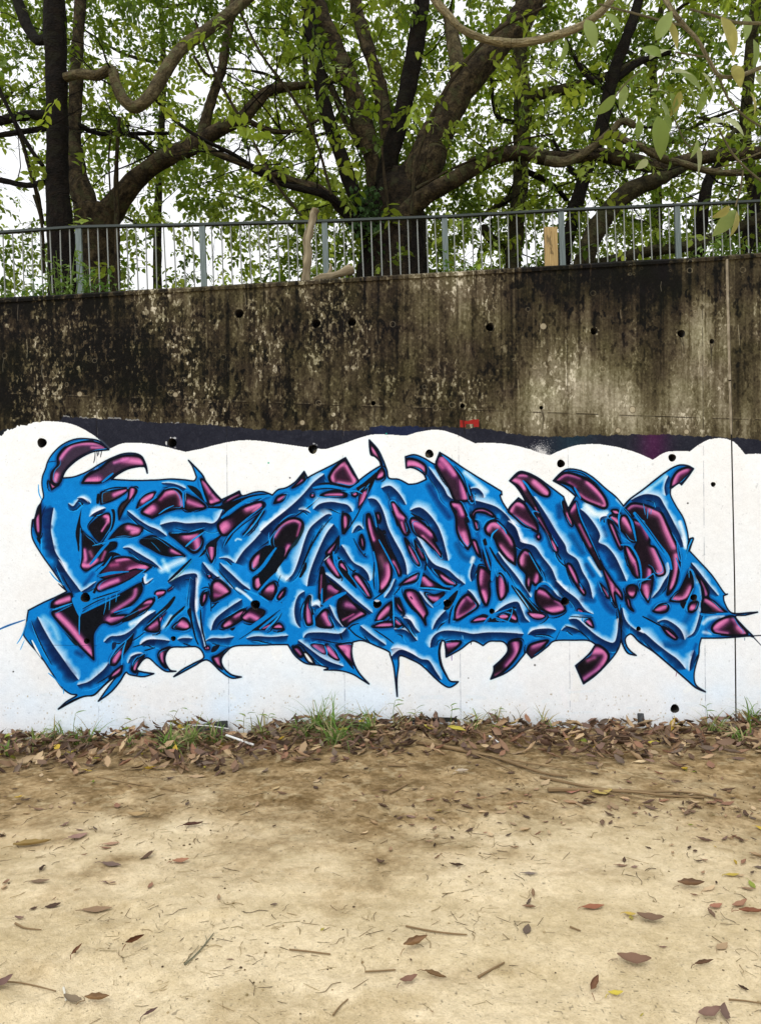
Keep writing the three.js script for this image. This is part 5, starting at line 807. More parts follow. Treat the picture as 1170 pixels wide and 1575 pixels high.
// foliage: sprays of leaves through the crowns, thinner where the sky shows
const OPEN = [[20, 262, 42], [60, 305, 32], [292, 140, 34], [332, 105, 26], [402, 90, 32], [352, 215, 26], [388, 240, 24], [742, 168, 24], [832, 105, 20], [672, 180, 16], [1105, 172, 42], [1142, 125, 36], [700, 240, 18], [502, 232, 26], [530, 70, 14], [180, 252, 34], [22, 228, 36], [182, 300, 36], [266, 312, 30], [252, 372, 30], [722, 378, 26], [1130, 70, 26], [230, 415, 30], [560, 190, 18], [20, 330, 26], [330, 390, 36], [240, 190, 26], [150, 70, 16], [190, 60, 14], [1090, 270, 16], [820, 380, 18], [110, 20, 14], [860, 330, 16], [960, 400, 14]];
{
  const push = (p, d) => {
    let best = null, bd = 1e9; for (const T of TREES) for (let i = 0; i < T.nodes.length; i++) { const e = T.nodes[i].distanceToSquared(p); if (e < bd) { bd = e; best = T; } }
    best.got[Math.floor(rnd() * 4)].push(p);
  };
  let n = 0, tries = 0;
  while (n < 19500 && tries++ < 300000) {
    const u = rr(-420, 1560), v = rr(-330, 445), d = rnd() < 0.05 ? rr(7.8, 9.6) : 9.6 + 6.5 * Math.pow(rnd(), 0.9);
    let a = 0.62 + 0.3 * sstep(300, 700, u) - 0.12 * sstep(300, 0, u); if (v < 70) a += 0.25;
    for (const [x, y, r] of OPEN) { const q = ((u - x) ** 2 + (v - y) ** 2) / (r * r); if (q < 4) a *= 1 - 0.97 * Math.exp(-q * q * 0.7); }
    a *= 0.04 + 1.35 * sstep(0.38, 0.6, fbm(u / 60 + d * 3, v / 48 + d, 801, 3)); 
    if (rnd() > a) continue;
    push(at(u, v, d), d); n++;
  }
  for (const T of TREES) { for (const p of T.tips) if (rnd() < 0.1 && p.y > terraceY(0, 0) + 0.2) T.got[Math.floor(rnd() * 4)].push(p.clone().add(new THREE.Vector3(rr(-0.1, 0.1), rr(-0.1, 0.1), rr(-0.1, 0.1)))); }
  const m = new THREE.Matrix4(), q = new THREE.Quaternion(), e = new THREE.Euler(), c = new THREE.Color();
  for (const T of TREES) {
    const crown = new THREE.Group(); crown.name = 'crown'; crown.userData = { kind: 'stuff' }; T.t.add(crown);
    T.got.forEach((list, k) => {
      if (!list.length) return;
      const im = new THREE.InstancedMesh(SPRAYS[k], LEAF, list.length); im.name = 'foliage'; im.userData = { kind: 'stuff' }; im.castShadow = im.receiveShadow = true;
      list.forEach((p, i) => { e.set(rr(-0.9, 0.9), rr(0, 6.283), rr(-1.2, 0.35), 'YXZ'); q.setFromEuler(e); const s = rr(0.78, 1.25); m.compose(p.clone().sub(T.base), q, new THREE.Vector3(s, s, s)); im.setMatrixAt(i, m); c.copy(pick(GREENS)).lerp(pick(GREENS), 0.35).multiplyScalar(rr(0.8, 1.35)).lerp(fbm(p.x * 1.3, p.y * 1.7 + p.z, 811, 2) > 0.52 ? LIME : OLIVE, 0.4); im.setColorAt(i, c); });
      crown.add(im);
    });
  }
}
// ---------------------------------------------------------------- the bough that hangs into view from the right, nearer than the wall
{
  const b0 = at(1260, 40, 3.7), t = thing('overhanging_bough', 'near pale thin bough with big drooping leaves hanging in at the top right', 'branch', b0.toArray());
  const off = (g) => g.translate(-b0.x, -b0.y, -b0.z), L = (s, seg = 8) => off(limb(s, seg, 0.14).geo);
  part('branch', L('1420 60 20 3.9 1320 70 14 3.8 1235 84 9 3.7 1170 104 7 3.65 1130 118 6 3.6 1105 116 6 3.6 1088 90 6 3.6 1072 62 6 3.6 1052 40 7 3.6 1030 12 8 3.6 1010 -30 9 3.7 1000 -90 9 3.8', 10), BARK.pale, t);
  ['1052 40 4 3.6 1010 30 3.5 3.6 965 18 3.5 3.6 920 6 3 3.6', '1170 36 5 3.6 1130 34 5 3.6 1090 22 4 3.6 1060 14 3 3.6', '1088 88 3 3.6 1060 84 3 3.6 1038 80 2.5 3.6', '1105 118 3 3.6 1118 150 3 3.6 1140 175 3 3.6 1170 195 3 3.6 1200 205 3 3.65', '1105 200 3 3.6 1125 235 3 3.6 1150 262 3 3.6 1185 290 3 3.6', '1142 262 3 3.6 1138 290 3 3.6 1130 318 2.5 3.6', '1180 230 3 3.6 1130 250 2.5 3.6 1095 262 2 3.6', '1036 182 2 3.6 1060 225 2 3.6 1080 210 2 3.6', '985 108 2 3.6 960 130 2 3.6 945 150 2 3.6', '1040 80 2 3.6 1020 110 2 3.6 1010 140 2 3.6'].forEach((s) => part('twig', L(s, 6), BARK.pale, t));
  const olive = [leafMat({ color: new THREE.Color(0.22, 0.3, 0.07) }), leafMat({ color: new THREE.Color(0.29, 0.37, 0.12) }), leafMat({ color: new THREE.Color(0.36, 0.33, 0.09) }), leafMat({ color: new THREE.Color(0.4, 0.44, 0.22) })];
  const G = [leafGeo(0.14, 0.062, 0.3, 0.25, 6), leafGeo(0.125, 0.066, 0.15, 0.4, 6), leafGeo(0.15, 0.054, 0.5, 0.15, 6)];
  [[1008, 62, -1.1, 1.2, 1], [998, 92, -0.7, 1.1, 3], [1016, 88, -2.2, 1, 0], [1030, 112, -0.2, 0.9, 3], [1045, 112, 0.5, 1, 1], [1000, 140, -0.3, 0.9, 3], [1012, 152, 0.9, 1.1, 1], [1030, 142, 1.2, 1, 0], [1046, 140, 1.9, 0.9, 2], [1056, 132, 0.6, 0.8, 1], [1010, 178, 1.3, 1.4, 0], [1026, 176, 1.6, 1.1, 0], [1082, 140, 1.5, 0.9, 0], [1078, 112, 0.4, 0.9, 3], [1128, 100, 1.4, 1, 2], [1160, 118, 0.9, 1, 3], [1108, 26, 1.3, 1.4, 2], [1120, 36, 1.0, 1, 1], [1022, 30, 1.1, 1.1, 2], [1068, 220, 1.1, 1, 3], [1090, 190, -0.4, 0.9, 3], [1112, 182, 0.5, 1.1, 3], [1072, 214, 1.6, 0.7, 1], [982, 184, 1.5, 0.8, 0], [1152, 140, 1.2, 0.9, 2], [958, 128, 1.4, 1, 1], [946, 146, 2.2, 0.9, 0], [1130, 322, 2.1, 1.2, 1], [1132, 324, 1.5, 1.1, 2], [1122, 318, 2.5, 0.9, 2], [996, 246, 2.4, 0.6, 3], [1158, 60, 1.2, 1, 0], [1146, 22, 1.6, 1.1, 1], [900, 30, 1.2, 1.1, 1], [870, 60, 1.5, 0.9, 0], [930, 20, 0.8, 1.1, 0]].forEach(([u, v, a, s, k]) => {
    const m = part('leaf', pick(G), olive[k], t); m.position.copy(at(u, v, 3.6 + rr(-0.12, 0.12)).sub(b0)); m.rotation.set(rr(-0.5, 0.5) + 1.2, rr(-0.5, 0.5), -a, 'ZYX'); m.scale.setScalar(s * rr(0.85, 1.05));
  });
}
{ // the bare dipping branch
  const b = at(800, 64, 5.4), t = solo('bare_branch', limb('640 -60 16 5.5 672 4 13 5.4 690 24 11 5.4 712 46 11 5.4 745 60 11 5.4 780 66 12 5.4 815 64 12 5.4 850 56 13 5.4 868 50 12 5.4 900 36 11 5.4 930 12 11 5.4 965 -50 12 5.5', 10, 0.14).geo, BARK.pale, 'smooth pale bare branch dipping in a shallow arc at the top', 'branch');
}
// ---------------------------------------------------------------- things on the terrace edge
const wood = (a, b) => std({ map: canvasTexture(pixelCanvas(128, 256, (x, y) => { const n = fbm(x / 4, y / 60, 601, 4), k = fbm(x / 20, y / 30, 607, 3) > 0.68 ? 0.72 : 1, q = clamp(0.5 + 1.6 * (n - 0.5)); return a.map((v, i) => lerp(v, b[i], q) * k); })), roughness: 0.85 });
const OLD = wood([92, 82, 64], [160, 148, 122]), PINE = wood([140, 116, 76], [190, 164, 116]), STICK = wood([104, 84, 58], [152, 130, 98]), GREY = wood([110, 104, 96], [160, 152, 142]);
solo('leaning_stick', limb('468 446 13 6.6 470 420 14 6.6 474 392 13 6.6 472 372 14 6.62 477 350 13 6.65 482 332 13 6.7 486 322 11 6.7', 10, 0.4).geo, OLD, 'pale barkless stick standing upright against the railing', 'stick');
{
  const t = thing('driftwood_log', 'short weathered forked log lying on the wall top beside the upright stick', 'log', at(515, 425, 5.75).toArray()), o = at(515, 425, 5.75);
  part('log', limb('482 432 8 5.75 492 428 11 5.75 508 425 11 5.75 524 420 12 5.75 536 416 13 5.75 544 414 9 5.75', 9, 0.5).geo.translate(-o.x, -o.y, -o.z), OLD, t); part('branch_stub', limb('518 421 8 5.75 530 414 6 5.78 538 408 5 5.8', 7, 0.25).geo.translate(-o.x, -o.y, -o.z), OLD, t);
  part('branch_stub', limb('505 424 6 5.78 509 414 5 5.8 508 406 3 5.82', 7, 0.25).geo.translate(-o.x, -o.y, -o.z), OLD, t);
}
{ const p = at(847, 392, 7.0), m = solo('wooden_board', new THREE.BoxGeometry(0.122, 0.52, 0.03), PINE, 'upright light brown wooden board behind the railing beside a post', 'board'); m.position.copy(p); m.rotation.z = 0.02; }
{ // weeds along the terrace edge
  const spots = [[70, 12, 0.42], [100, 14, 0.46], [150, 12, 0.4], [15, 8, 0.3], [40, 5, 0.24], [205, 5, 0.2], [380, 4, 0.18], [640, 5, 0.2], [700, 7, 0.28], [740, 5, 0.22], [960, 5, 0.2], [1100, 7, 0.28], [1150, 6, 0.26], [-40, 8, 0.3]];
  const names = ['in front of the dark trunk', 'between the dark trunk and the first tall post', 'at the foot of the forked tree', 'at the far left edge', 'left of the dark trunk', 'right of the hanging root', 'left of the leaning stick', 'right of the spreading tree trunk', 'below the dipping limb right of the spreading tree', 'left of the upright tree trunk', 'right of the leaning tree', 'below the hanging leaf pair', 'at the right edge', 'beyond the left edge'];
  const green = [leafMat({ color: new THREE.Color(0.13, 0.24, 0.04) }), leafMat({ color: new THREE.Color(0.2, 0.31, 0.06) })];
  spots.forEach(([u, n, h], i) => {
    const p = at(u, 440, 5.98 + rr(0, 0.15)); p.y = terraceY(p.x, p.z); const t = thing('terrace_weed', 'small green weed on the wall top ' + names[i], 'plant', p.toArray()), gs = [], m = new THREE.Matrix4(), e = new THREE.Euler();
    for (let k = 0; k < n; k++) { const x = rr(-0.16, 0.16), y0 = h * rr(0.5, 1.3), z = rr(-0.1, 0.1); gs.push(tube([[x * 0.4, 0, z * 0.4, 0.003], [x * 0.7, y0 * 0.5, z, 0.0025], [x, y0, z, 0.0015]], 4, 0, 2).deleteAttribute('uv').toNonIndexed()); for (let j = 0; j < 7; j++) { const f = rr(0.35, 1), g = leafGeo(rr(0.05, 0.09), rr(0.025, 0.04), 0.25, 0.35, 2); e.set(rr(-0.4, 0.4), rr(0, 6.3), rr(-0.5, 0.5), 'YXZ'); m.makeRotationFromEuler(e).setPosition(x * f, y0 * f, z * f); gs.push(g.applyMatrix4(m).toNonIndexed()); } }
    part('foliage', mergeGeometries(gs), green[i % 2], t, { kind: 'stuff' });
  });
}
{ // ivy on the spreading tree
  const T = TREES[2], gs = [], m = new THREE.Matrix4(), e = new THREE.Euler();
  for (let k = 0; k < 260; k++) { const p = at(566 + rr(-22, 20) + rr(-8, 8), rr(285, 350) + (k % 4 ? 0 : rr(0, 70)), 8.72 + rr(-0.1, 0.1)).sub(T.base), g = leafGeo(rr(0.05, 0.09), rr(0.035, 0.055), 0.2, 0.3, 2); e.set(rr(-0.6, 0.6), rr(0, 6.3), rr(-1.3, -0.2), 'YXZ'); m.makeRotationFromEuler(e).setPosition(p); gs.push(g.applyMatrix4(m).toNonIndexed()); }
  part('ivy', mergeGeometries(gs), leafMat({ color: new THREE.Color(0.035, 0.075, 0.02), transmission: 0.2 }), T.t, { kind: 'stuff' });
}
// ---------------------------------------------------------------- fallen leaves, sticks and grass
const onGround = (u, v) => { // where the line of sight meets the ground
  let d = 4; const s = (v - 787.5) / FOCAL; for (let i = 0; i < 30; i++) { const x = (u - 585) / FOCAL * d, y = groundY(x, -d); d = lerp(d, clamp((EYE - y) / s, 1.2, 5.46), 0.7); } return new THREE.Vector3((u - 585) / FOCAL * d, groundY((u - 585) / FOCAL * d, -d), -d);
};
// a dry leaf: curled across and along
function dryLeaf(len, wid, curl, bend, twist) {
  const pos = [], idx = [], n = 7, m = 4;
  for (let i = 0; i <= n; i++) { const t = i / n, w = wid * 0.5 * Math.pow(Math.sin(Math.PI * Math.pow(clamp(t, 0.02, 0.985), 0.85)), 0.85) * (1 + 0.12 * Math.sin(t * 19 + twist * 9)); for (let j = 0; j <= m; j++) { const s = (j / m) * 2 - 1, a = s * curl, x = len * (t - 0.5), y = bend * len * (2 * t - 1) ** 2 * 0.5 + w * (curl ? (1 - Math.cos(a)) / curl : 0) + 0.012 * len * Math.sin(t * 13 + s * 4), z = curl ? (w * Math.sin(a)) / curl : w * s, q = twist * (t - 0.5); pos.push(x, y * Math.cos(q) - z * Math.sin(q), y * Math.sin(q) + z * Math.cos(q)); if (i < n && j < m) { const o = i * (m + 1) + j; idx.push(o, o + 1, o + m + 1, o + 1, o + m + 2, o + m + 1); } } }
  const g = new THREE.BufferGeometry(); g.setAttribute('position', new THREE.Float32BufferAttribute(pos, 3)); g.setIndex(idx); g.computeVertexNormals(); return g;
}
const petiole = (len) => { const g = tube([[-len * 0.5, 0.002, 0, 0.0016], [-len * 0.68, 0.006, 0.006, 0.0013], [-len * 0.8, 0.003, 0.014, 0.001]], 4, 0, 2); g.deleteAttribute('uv'); return g; };
const withStem = (g, len) => mergeGeometries([g.toNonIndexed(), petiole(len).toNonIndexed()]);
const DRY = [[0.1, 0.4, 0.2, 0.3], [0.09, 0.9, 0.35, 0.5], [0.11, 1.4, 0.15, -0.6], [0.085, 0.15, 0.1, 0.1], [0.1, 2.0, 0.3, 0.8]].map(([l, c, b, w]) => withStem(dryLeaf(l, l * 0.44, c, b, w), l));
const BROWNS = [[104, 84, 68], [124, 98, 78], [86, 68, 54], [140, 114, 88], [156, 132, 102], [112, 90, 78], [98, 84, 72], [126, 94, 74], [72, 56, 45], [170, 148, 116]].map((c) => new THREE.Color().setRGB(c[0] / 255, c[1] / 255, c[2] / 255, THREE.SRGBColorSpace));
const YEL = [[176, 150, 60], [150, 140, 62], [120, 130, 56]].map((c) => new THREE.Color().setRGB(c[0] / 255, c[1] / 255, c[2] / 255, THREE.SRGBColorSpace));
const dryMat = std({ color: 0xffffff, roughness: 0.78, side: THREE.DoubleSide });
function scatter(name, label, category, list, geos, mat, scale, lift, tint) {
  const t = thing(name, label, category); t.userData.kind = 'stuff'; delete t.userData.category;
  const by = geos.map(() => []); list.forEach((p) => by[Math.floor(rnd() * geos.length)].push(p));
  const m = new THREE.Matrix4(), q = new THREE.Quaternion(), e = new THREE.Euler();
  by.forEach((l, k) => { if (!l.length) return; const im = new THREE.InstancedMesh(geos[k], mat, l.length); im.name = name + '_pieces'; im.userData = { kind: 'stuff' }; im.castShadow = im.receiveShadow = true; l.forEach((p, i) => { e.set(rr(-p.w, p.w), rr(0, 6.283), rr(-p.w, p.w), 'YXZ'); q.setFromEuler(e); const s = rr(...scale) * (rnd() < 0.3 ? 0.7 : 1); m.compose(new THREE.Vector3(p.x, groundY(p.x, p.z) + p.y + lift, p.z), q, new THREE.Vector3(s, s, s)); im.setMatrixAt(i, m); im.setColorAt(i, tint(p)); }); t.add(im); });
  return t;
}
const tintDry = () => { const c = (rnd() < 0.035 ? pick(YEL) : pick(BROWNS)).clone(); return c.multiplyScalar(rr(0.85, 1.4)); };
{
  const bandEdge = (x) => 4.62 + 0.16 * Math.sin(x * 2.1 + 1) + 0.2 * (fbm(x * 1.7, 2, 701, 3) - 0.5) + (x > 0.9 ? 0.14 : 0) + (x < -1.6 ? -0.12 : 0);
  const l = [];
  for (let i = 0; i < 3900; i++) { const x = rr(-5.5, 5.5), e = bandEdge(x), d = lerp(e, 5.46, Math.pow(rnd(), 0.75)), thick = sstep(e, e + 0.25, d); if (rnd() > 0.25 + 0.75 * thick) continue; l.push({ x, z: -d, y: rnd() * 0.075 * thick, w: 0.25 + 0.55 * thick }); }
  scatter('leaf_litter', 'thick band of dead brown leaves heaped along the foot of the painted wall', 'leaf litter', l, DRY, dryMat, [0.7, 1.25], 0.004, tintDry);
  const s = [];
  for (let i = 0; i < 13000; i++) {
    const x = rr(-4, 4), d = rr(2.0, 4.75); let a = 0.008 + 0.035 * sstep(3.4, 4.4, d);
    a += 0.55 * Math.exp(-(((x - 1.7) / 1.1) ** 2) - (((d - 4.0) / 0.25) ** 2)) + 0.5 * Math.exp(-(((x - 2.0) / 0.55) ** 2) - (((d - 3.45) / 0.25) ** 2)) + 0.22 * Math.exp(-(((x - 0.45) / 0.4) ** 2) - (((d - 3.9) / 0.3) ** 2)) + 0.18 * Math.exp(-(((x + 2.1) / 0.5) ** 2) - (((d - 3.9) / 0.5) ** 2)) + 0.1 * Math.exp(-(((x - 1.3) / 0.5) ** 2) - (((d - 2.8) / 0.4) ** 2)) + 0.07 * Math.exp(-(((x + 1.6) / 0.5) ** 2) - (((d - 3.2) / 0.3) ** 2));
    if (rnd() < a * 0.75) s.push({ x, z: -d, y: 0, w: 0.22 });
  }
  scatter('scattered_leaves', 'loose dry leaves and leaf bits strewn over the bare soil', 'dry leaves', s, [...DRY, dryLeaf(0.05, 0.03, 1.2, 0.3, 0.5), dryLeaf(0.06, 0.022, 2.2, 0.2, 1)], dryMat, [0.28, 0.85], 0.005, tintDry);
  // crumbs, chips and twiglets
  const chips = [new THREE.TetrahedronGeometry(0.006).scale(1.6, 0.5, 1).toNonIndexed(), new THREE.DodecahedronGeometry(0.006, 0).scale(1.2, 0.6, 1), new THREE.CylinderGeometry(0.0012, 0.0016, 0.045, 4).rotateZ(Math.PI / 2), tube([[-0.05, 0, 0, 0.0013], [-0.015, 0.003, 0.008, 0.0015], [0.02, 0, -0.003, 0.0013], [0.055, 0.004, 0.008, 0.0009]], 4, 0, 2), tube([[-0.03, 0, 0, 0.0018], [0, 0.004, 0.006, 0.0018], [0.03, 0, -0.004, 0.001]], 4, 0, 2), new THREE.CylinderGeometry(0.001, 0.0014, 0.08, 4).rotateZ(Math.PI / 2)];
  const c = [];
  for (let i = 0; i < 9000; i++) { const x = rr(-3.4, 3.4), d = 2.0 + 2.8 * Math.pow(rnd(), 1.1); if (Math.abs(x) > d * 0.6 + 0.2) continue; const k = fbm(x * 2.2, d * 2.8, 720, 3); if (rnd() < 0.05 + 0.6 * sstep(0.48, 0.74, k) + 0.3 * sstep(3.2, 4.2, d)) c.push({ x, z: -d, y: 0, w: 0.15 }); }
  const cols = [[112, 94, 66], [86, 72, 50], [144, 124, 90], [74, 60, 44], [160, 142, 106], [124, 110, 76]].map((q) => new THREE.Color().setRGB(q[0] / 255, q[1] / 255, q[2] / 255, THREE.SRGBColorSpace));
  scatter('soil_crumbs', 'small twiglets, crumbs and chips scattered over the pale sandy ground', 'debris', c, chips, std({ color: 0xffffff }), [0.35, 1.0], 0.002, () => pick(cols));
}
// single leaves one can pick out: [u, v, length, turn, shape, colour, tilt, label]
const tan = (r, g, b) => std({ color: new THREE.Color().setRGB(r / 255, g / 255, b / 255, THREE.SRGBColorSpace), roughness: 0.75, side: THREE.DoubleSide });
[[150, 1402, 0.115, 0.1, 3, [136, 112, 86], 0.05, 'flat grey-brown oval leaf on pale sand at left'], [62, 1358, 0.08, 0.1, 3, [118, 98, 78], 0.05, 'grey-brown oval leaf near the left edge above the flat oval one'], [172, 1332, 0.1, -0.3, 3, [108, 90, 80], 0.05, 'mauve-brown slim leaf lying slanted near the left shaded soil'], [278, 1327, 0.075, 0.2, 0, [150, 108, 82], 0.1, 'small reddish curled leaf with a twig just below it'], [118, 1466, 0.06, 1.3, 2, [112, 78, 56], 0.3, 'small dark curled leaf standing on edge left of the torn leaf'], [207, 1455, 0.07, 1.0, 4, [104, 68, 44], 0.9, 'torn dark brown leaf standing upright on the sand at left'], [113, 1543, 0.075, -0.3, 1, [120, 106, 86], 0.1, 'round grey leaf with a pale stem at the bottom left'], [150, 1542, 0.08, 0.2, 4, [136, 108, 78], 0.2, 'crumpled brown leaf beside the round grey one at the bottom left'], [232, 1562, 0.05, 0.7, 2, [98, 76, 70], 0.3, 'small dark purple leaf at the bottom edge left of centre'], [4, 1518, 0.07, 1.1, 1, [110, 86, 78], 0.3, 'purple-brown leaf at the left edge with a long stem'], [638, 1458, 0.1, 0.7, 4, [142, 112, 82], 0.45, 'folded brown leaf with a bright yellow rim in the middle'], [628, 1512, 0.065, 0.5, 1, [120, 90, 74], 0.2, 'small folded mauve leaf below the yellow-rimmed leaf'], [670, 1505, 0.085, -0.6, 2, [112, 88, 60], 0.15, 'narrow rolled leaf with a long tail right of the small mauve leaf'], [912, 1398, 0.09, 0.1, 3, [140, 92, 68], 0.1, 'smooth reddish brown leaf alone on the sand right of centre'], [815, 1346, 0.062, -0.1, 3, [118, 106, 96], 0.05, 'small grey pointed leaf on the pale sand right of centre'], [975, 1484, 0.115, -0.2, 1, [118, 92, 74], 0.25, 'long brown leaf with wavy edges at lower right'], [1082, 1486, 0.075, 0.2, 2, [94, 70, 52], 0.2, 'dark rolled leaf at the right of the wavy leaf'], [912, 1522, 0.085, 1.2, 4, [130, 96, 72], 0.4, 'curled brown leaf with a stem standing above the yellow fragment'], [946, 1533, 0.05, 0.1, 1, [186, 168, 70], 0.2, 'bright yellow leaf fragment on the sand at the lower right'], [1156, 1407, 0.1, -0.2, 2, [128, 84, 62], 0.2, 'big reddish brown leaf at the right edge on the sand'], [1100, 1397, 0.06, 0.3, 0, [150, 106, 84], 0.1, 'pinkish round leaf left of the big leaf on the right edge'], [1125, 1348, 0.065, 0.05, 3, [172, 150, 66], 0.05, 'small yellow oval leaf among brown ones near the right edge'], [968, 1409, 0.045, -0.3, 0, [178, 152, 76], 0.1, 'tiny yellow leaf by a dark curled leaf on the right'], [1000, 1418, 0.1, -0.25, 1, [112, 90, 72], 0.2, 'dark curled leaf beside the tiny yellow one on the right'], [1062, 1366, 0.11, 0.1, 4, [120, 94, 72], 0.2, 'large shrivelled leaf on the right above the dark curled leaf'], [1090, 1565, 0.085, 0.4, 1, [122, 96, 84], 0.25, 'mauve leaf at the bottom edge on the right'], [1113, 1565, 0.07, 1.3, 0, [104, 84, 74], 0.5, 'round dark leaf standing at the bottom right edge'], [120, 1290, 0.09, 0.5, 0, [140, 112, 100], 0.1, 'pinkish heart-shaped leaf on the soil at left'], [172, 1300, 0.075, 0.2, 3, [158, 126, 102], 0.05, 'rounded tan leaf on the soil right of the pinkish one'], [50, 1302, 0.17, 0.25, 2, [146, 124, 78], 0.05, 'long yellowish leaf lying in the soil at the left'], [297, 1272, 0.1, 0.2, 2, [84, 58, 48], 0.15, 'dark narrow rolled leaf on the soil left of centre'], [210, 1257, 0.1, 0.05, 1, [158, 134, 96], 0.1, 'tan curled leaf with a long tip on the soil at left'], [425, 1214, 0.055, 0.9, 3, [188, 164, 120], 0.05, 'pale oval leaf alone on brown soil near the centre'], [985, 1174, 0.085, 0.1, 3, [206, 182, 142], 0.2, 'cream coloured leaf at the lower edge of the litter on the right'], [987, 1176, 0.07, 0.3, 0, [206, 182, 142], 0.3, ''], [876, 1220, 0.1, -0.2, 0, [182, 128, 112], 0.15, 'flat pink leaf beside the long pale stick on the right'], [925, 1222, 0.12, 0.2, 0, [170, 150, 86], 0.15, 'yellowish leaf lying across the long stick on the right'], [985, 1172, 0.08, 0.9, 2, [112, 60, 40], 0.6, ''], [992, 1176, 0.09, 0, 2, [100, 60, 44], 0.5, ''], [710, 1190, 0.08, 0.3, 4, [200, 188, 170], 0.2, 'whitish torn leaf on the soil below the grass clump'], [490, 1148, 0.09, 0.4, 1, [150, 106, 86], 0.3, 'reddish leaf at the edge of the grass clump'], [1005, 1145, 0.11, 0.2, 3, [186, 172, 72], 0.2, 'yellow-green leaf in the brown litter on the right']].forEach(([u, v, len, turn, k, c, tilt, label]) => {
  if (!label) return;
  const p = onGround(u, v), sh = [[0.4, 0.2, 0.3], [0.9, 0.35, 0.5], [1.7, 0.15, -0.4], [0.2, 0.08, 0.1], [2.2, 0.3, 1]][k], m = solo('fallen_leaf', withStem(dryLeaf(len, len * [0.5, 0.46, 0.34, 0.36, 0.6][k], ...sh), len), tan(...c), label, 'leaf', 'single fallen leaves');
  m.position.copy(p); m.position.y += 0.007 + 0.3 * tilt * len; m.rotation.set(tilt, turn, 0.3 * tilt, 'YXZ');
});
// sticks and branches on the ground: path 'u v' pairs, widths in metres
const stick = (name, label, s, r0, r1, mat, lift = 0.004, group, forks = []) => {
  const pathOf = (str, a, b) => { const n = str.trim().split(/\s+/).map(Number), q = []; for (let i = 0; i < n.length; i += 2) { const p = onGround(n[i], n[i + 1]), r = lerp(a, b, i / Math.max(1, n.length - 2)); q.push([p.x, p.y + r * 0.7 + lift, p.z, r]); } return q; };
  const q = pathOf(s, r0, r1), b = q[Math.floor(q.length / 2)], t = thing(name, label, 'stick', [b[0], b[1], b[2]], group);
  part('shaft', tube(q, 7, 0.2, 5, r0 * 900).translate(-b[0], -b[1], -b[2]), mat, t); forks.forEach((f) => part('side_twig', tube(pathOf(f, r1 * 0.8, r1 * 0.4), 5, 0.1, 4).translate(-b[0], -b[1], -b[2]), mat, t));
};
stick('ground_branch', 'long thin fallen branch slanting from the grass clump across the soil', '640 1146 670 1150 720 1160 760 1168 800 1182 840 1194 872 1198', 0.014, 0.008, STICK, 0.01, undefined, ['720 1160 760 1175 790 1190', '760 1168 830 1180 900 1188']);
stick('ground_branch', 'pale barkless branch lying beyond the leaves on the right', '842 1219 880 1219 920 1219 980 1222 1030 1228 1082 1230', 0.013, 0.006, STICK, 0.008, undefined, ['905 1218 960 1226 1000 1234']);
stick('ground_branch', 'brown root-like branch lying just above the pale branch on the right', '830 1198 870 1206 920 1216 990 1220 1060 1222 1110 1232', 0.009, 0.005, STICK, 0.006);
stick('thin_stick', 'straight dark stick on the sand above the yellow-rimmed leaf', '624 1427 660 1434 690 1438 718 1440', 0.0042, 0.003, STICK);
stick('thin_stick', 'thin brown stick lying level left of the straight dark one', '445 1463 475 1466 508 1470', 0.0036, 0.0028, STICK);
stick('thin_stick', 'short bent stick between the two level sticks and the bottom edge', '561 1497 580 1496 608 1494', 0.003, 0.0025, STICK);
stick('thin_stick', 'slanting twig near the bottom edge left of centre', '512 1564 523 1550 535 1539', 0.003, 0.002, STICK);
stick('thin_stick', 'forked grey-green twig on the sand at left', '284 1486 300 1472 316 1454 329 1437', 0.003, 0.0018, std({ color: new THREE.Color(0.14, 0.14, 0.09) }), 0.004, undefined, ['283 1484 295 1470 306 1456', '316 1454 318 1448 316 1440']);
stick('thin_stick', 'long bent stem at the bottom left leading from the edge leaf', '4 1512 30 1514 60 1520 86 1527', 0.0028, 0.0022, STICK);
stick('thin_stick', 'white peeled twig beside the round grey leaf at the bottom left', '98 1522 100 1531 102 1542', 0.004, 0.003, std({ color: new THREE.Color(0.6, 0.57, 0.48) }));
stick('thin_stick', 'frayed brown twig on the sand left above the small curled leaf', '24 1423 40 1430 64 1432', 0.0048, 0.002, STICK);
stick('thin_stick', 'short dark twig left of the reddish brown leaf', '876 1428 884 1431 892 1434', 0.004, 0.003, STICK);
stick('thin_stick', 'bent broken twig at the right of the bottom centre', '735 1506 750 1497 775 1483', 0.005, 0.003, STICK, 0.004, undefined, ['745 1500 752 1494 768 1490']);
stick('thin_stick', 'thin stem lying across the bottom right corner', '1120 1540 1145 1542 1185 1548', 0.003, 0.002, STICK);
stick('thin_stick', 'brown stick on the soil below the grass clump', '600 1222 612 1216 626 1208', 0.006, 0.005, STICK);
stick('thin_stick', 'dark sharp stick in the soil by the whitish torn leaf', '596 1179 612 1180 626 1180', 0.008, 0.006, STICK);
stick('root_strand', 'long thin root running across the soil at left', '150 1196 200 1206 250 1214 290 1222', 0.003, 0.002, STICK, 0.003, undefined, ['190 1194 230 1196 270 1202 300 1212']);
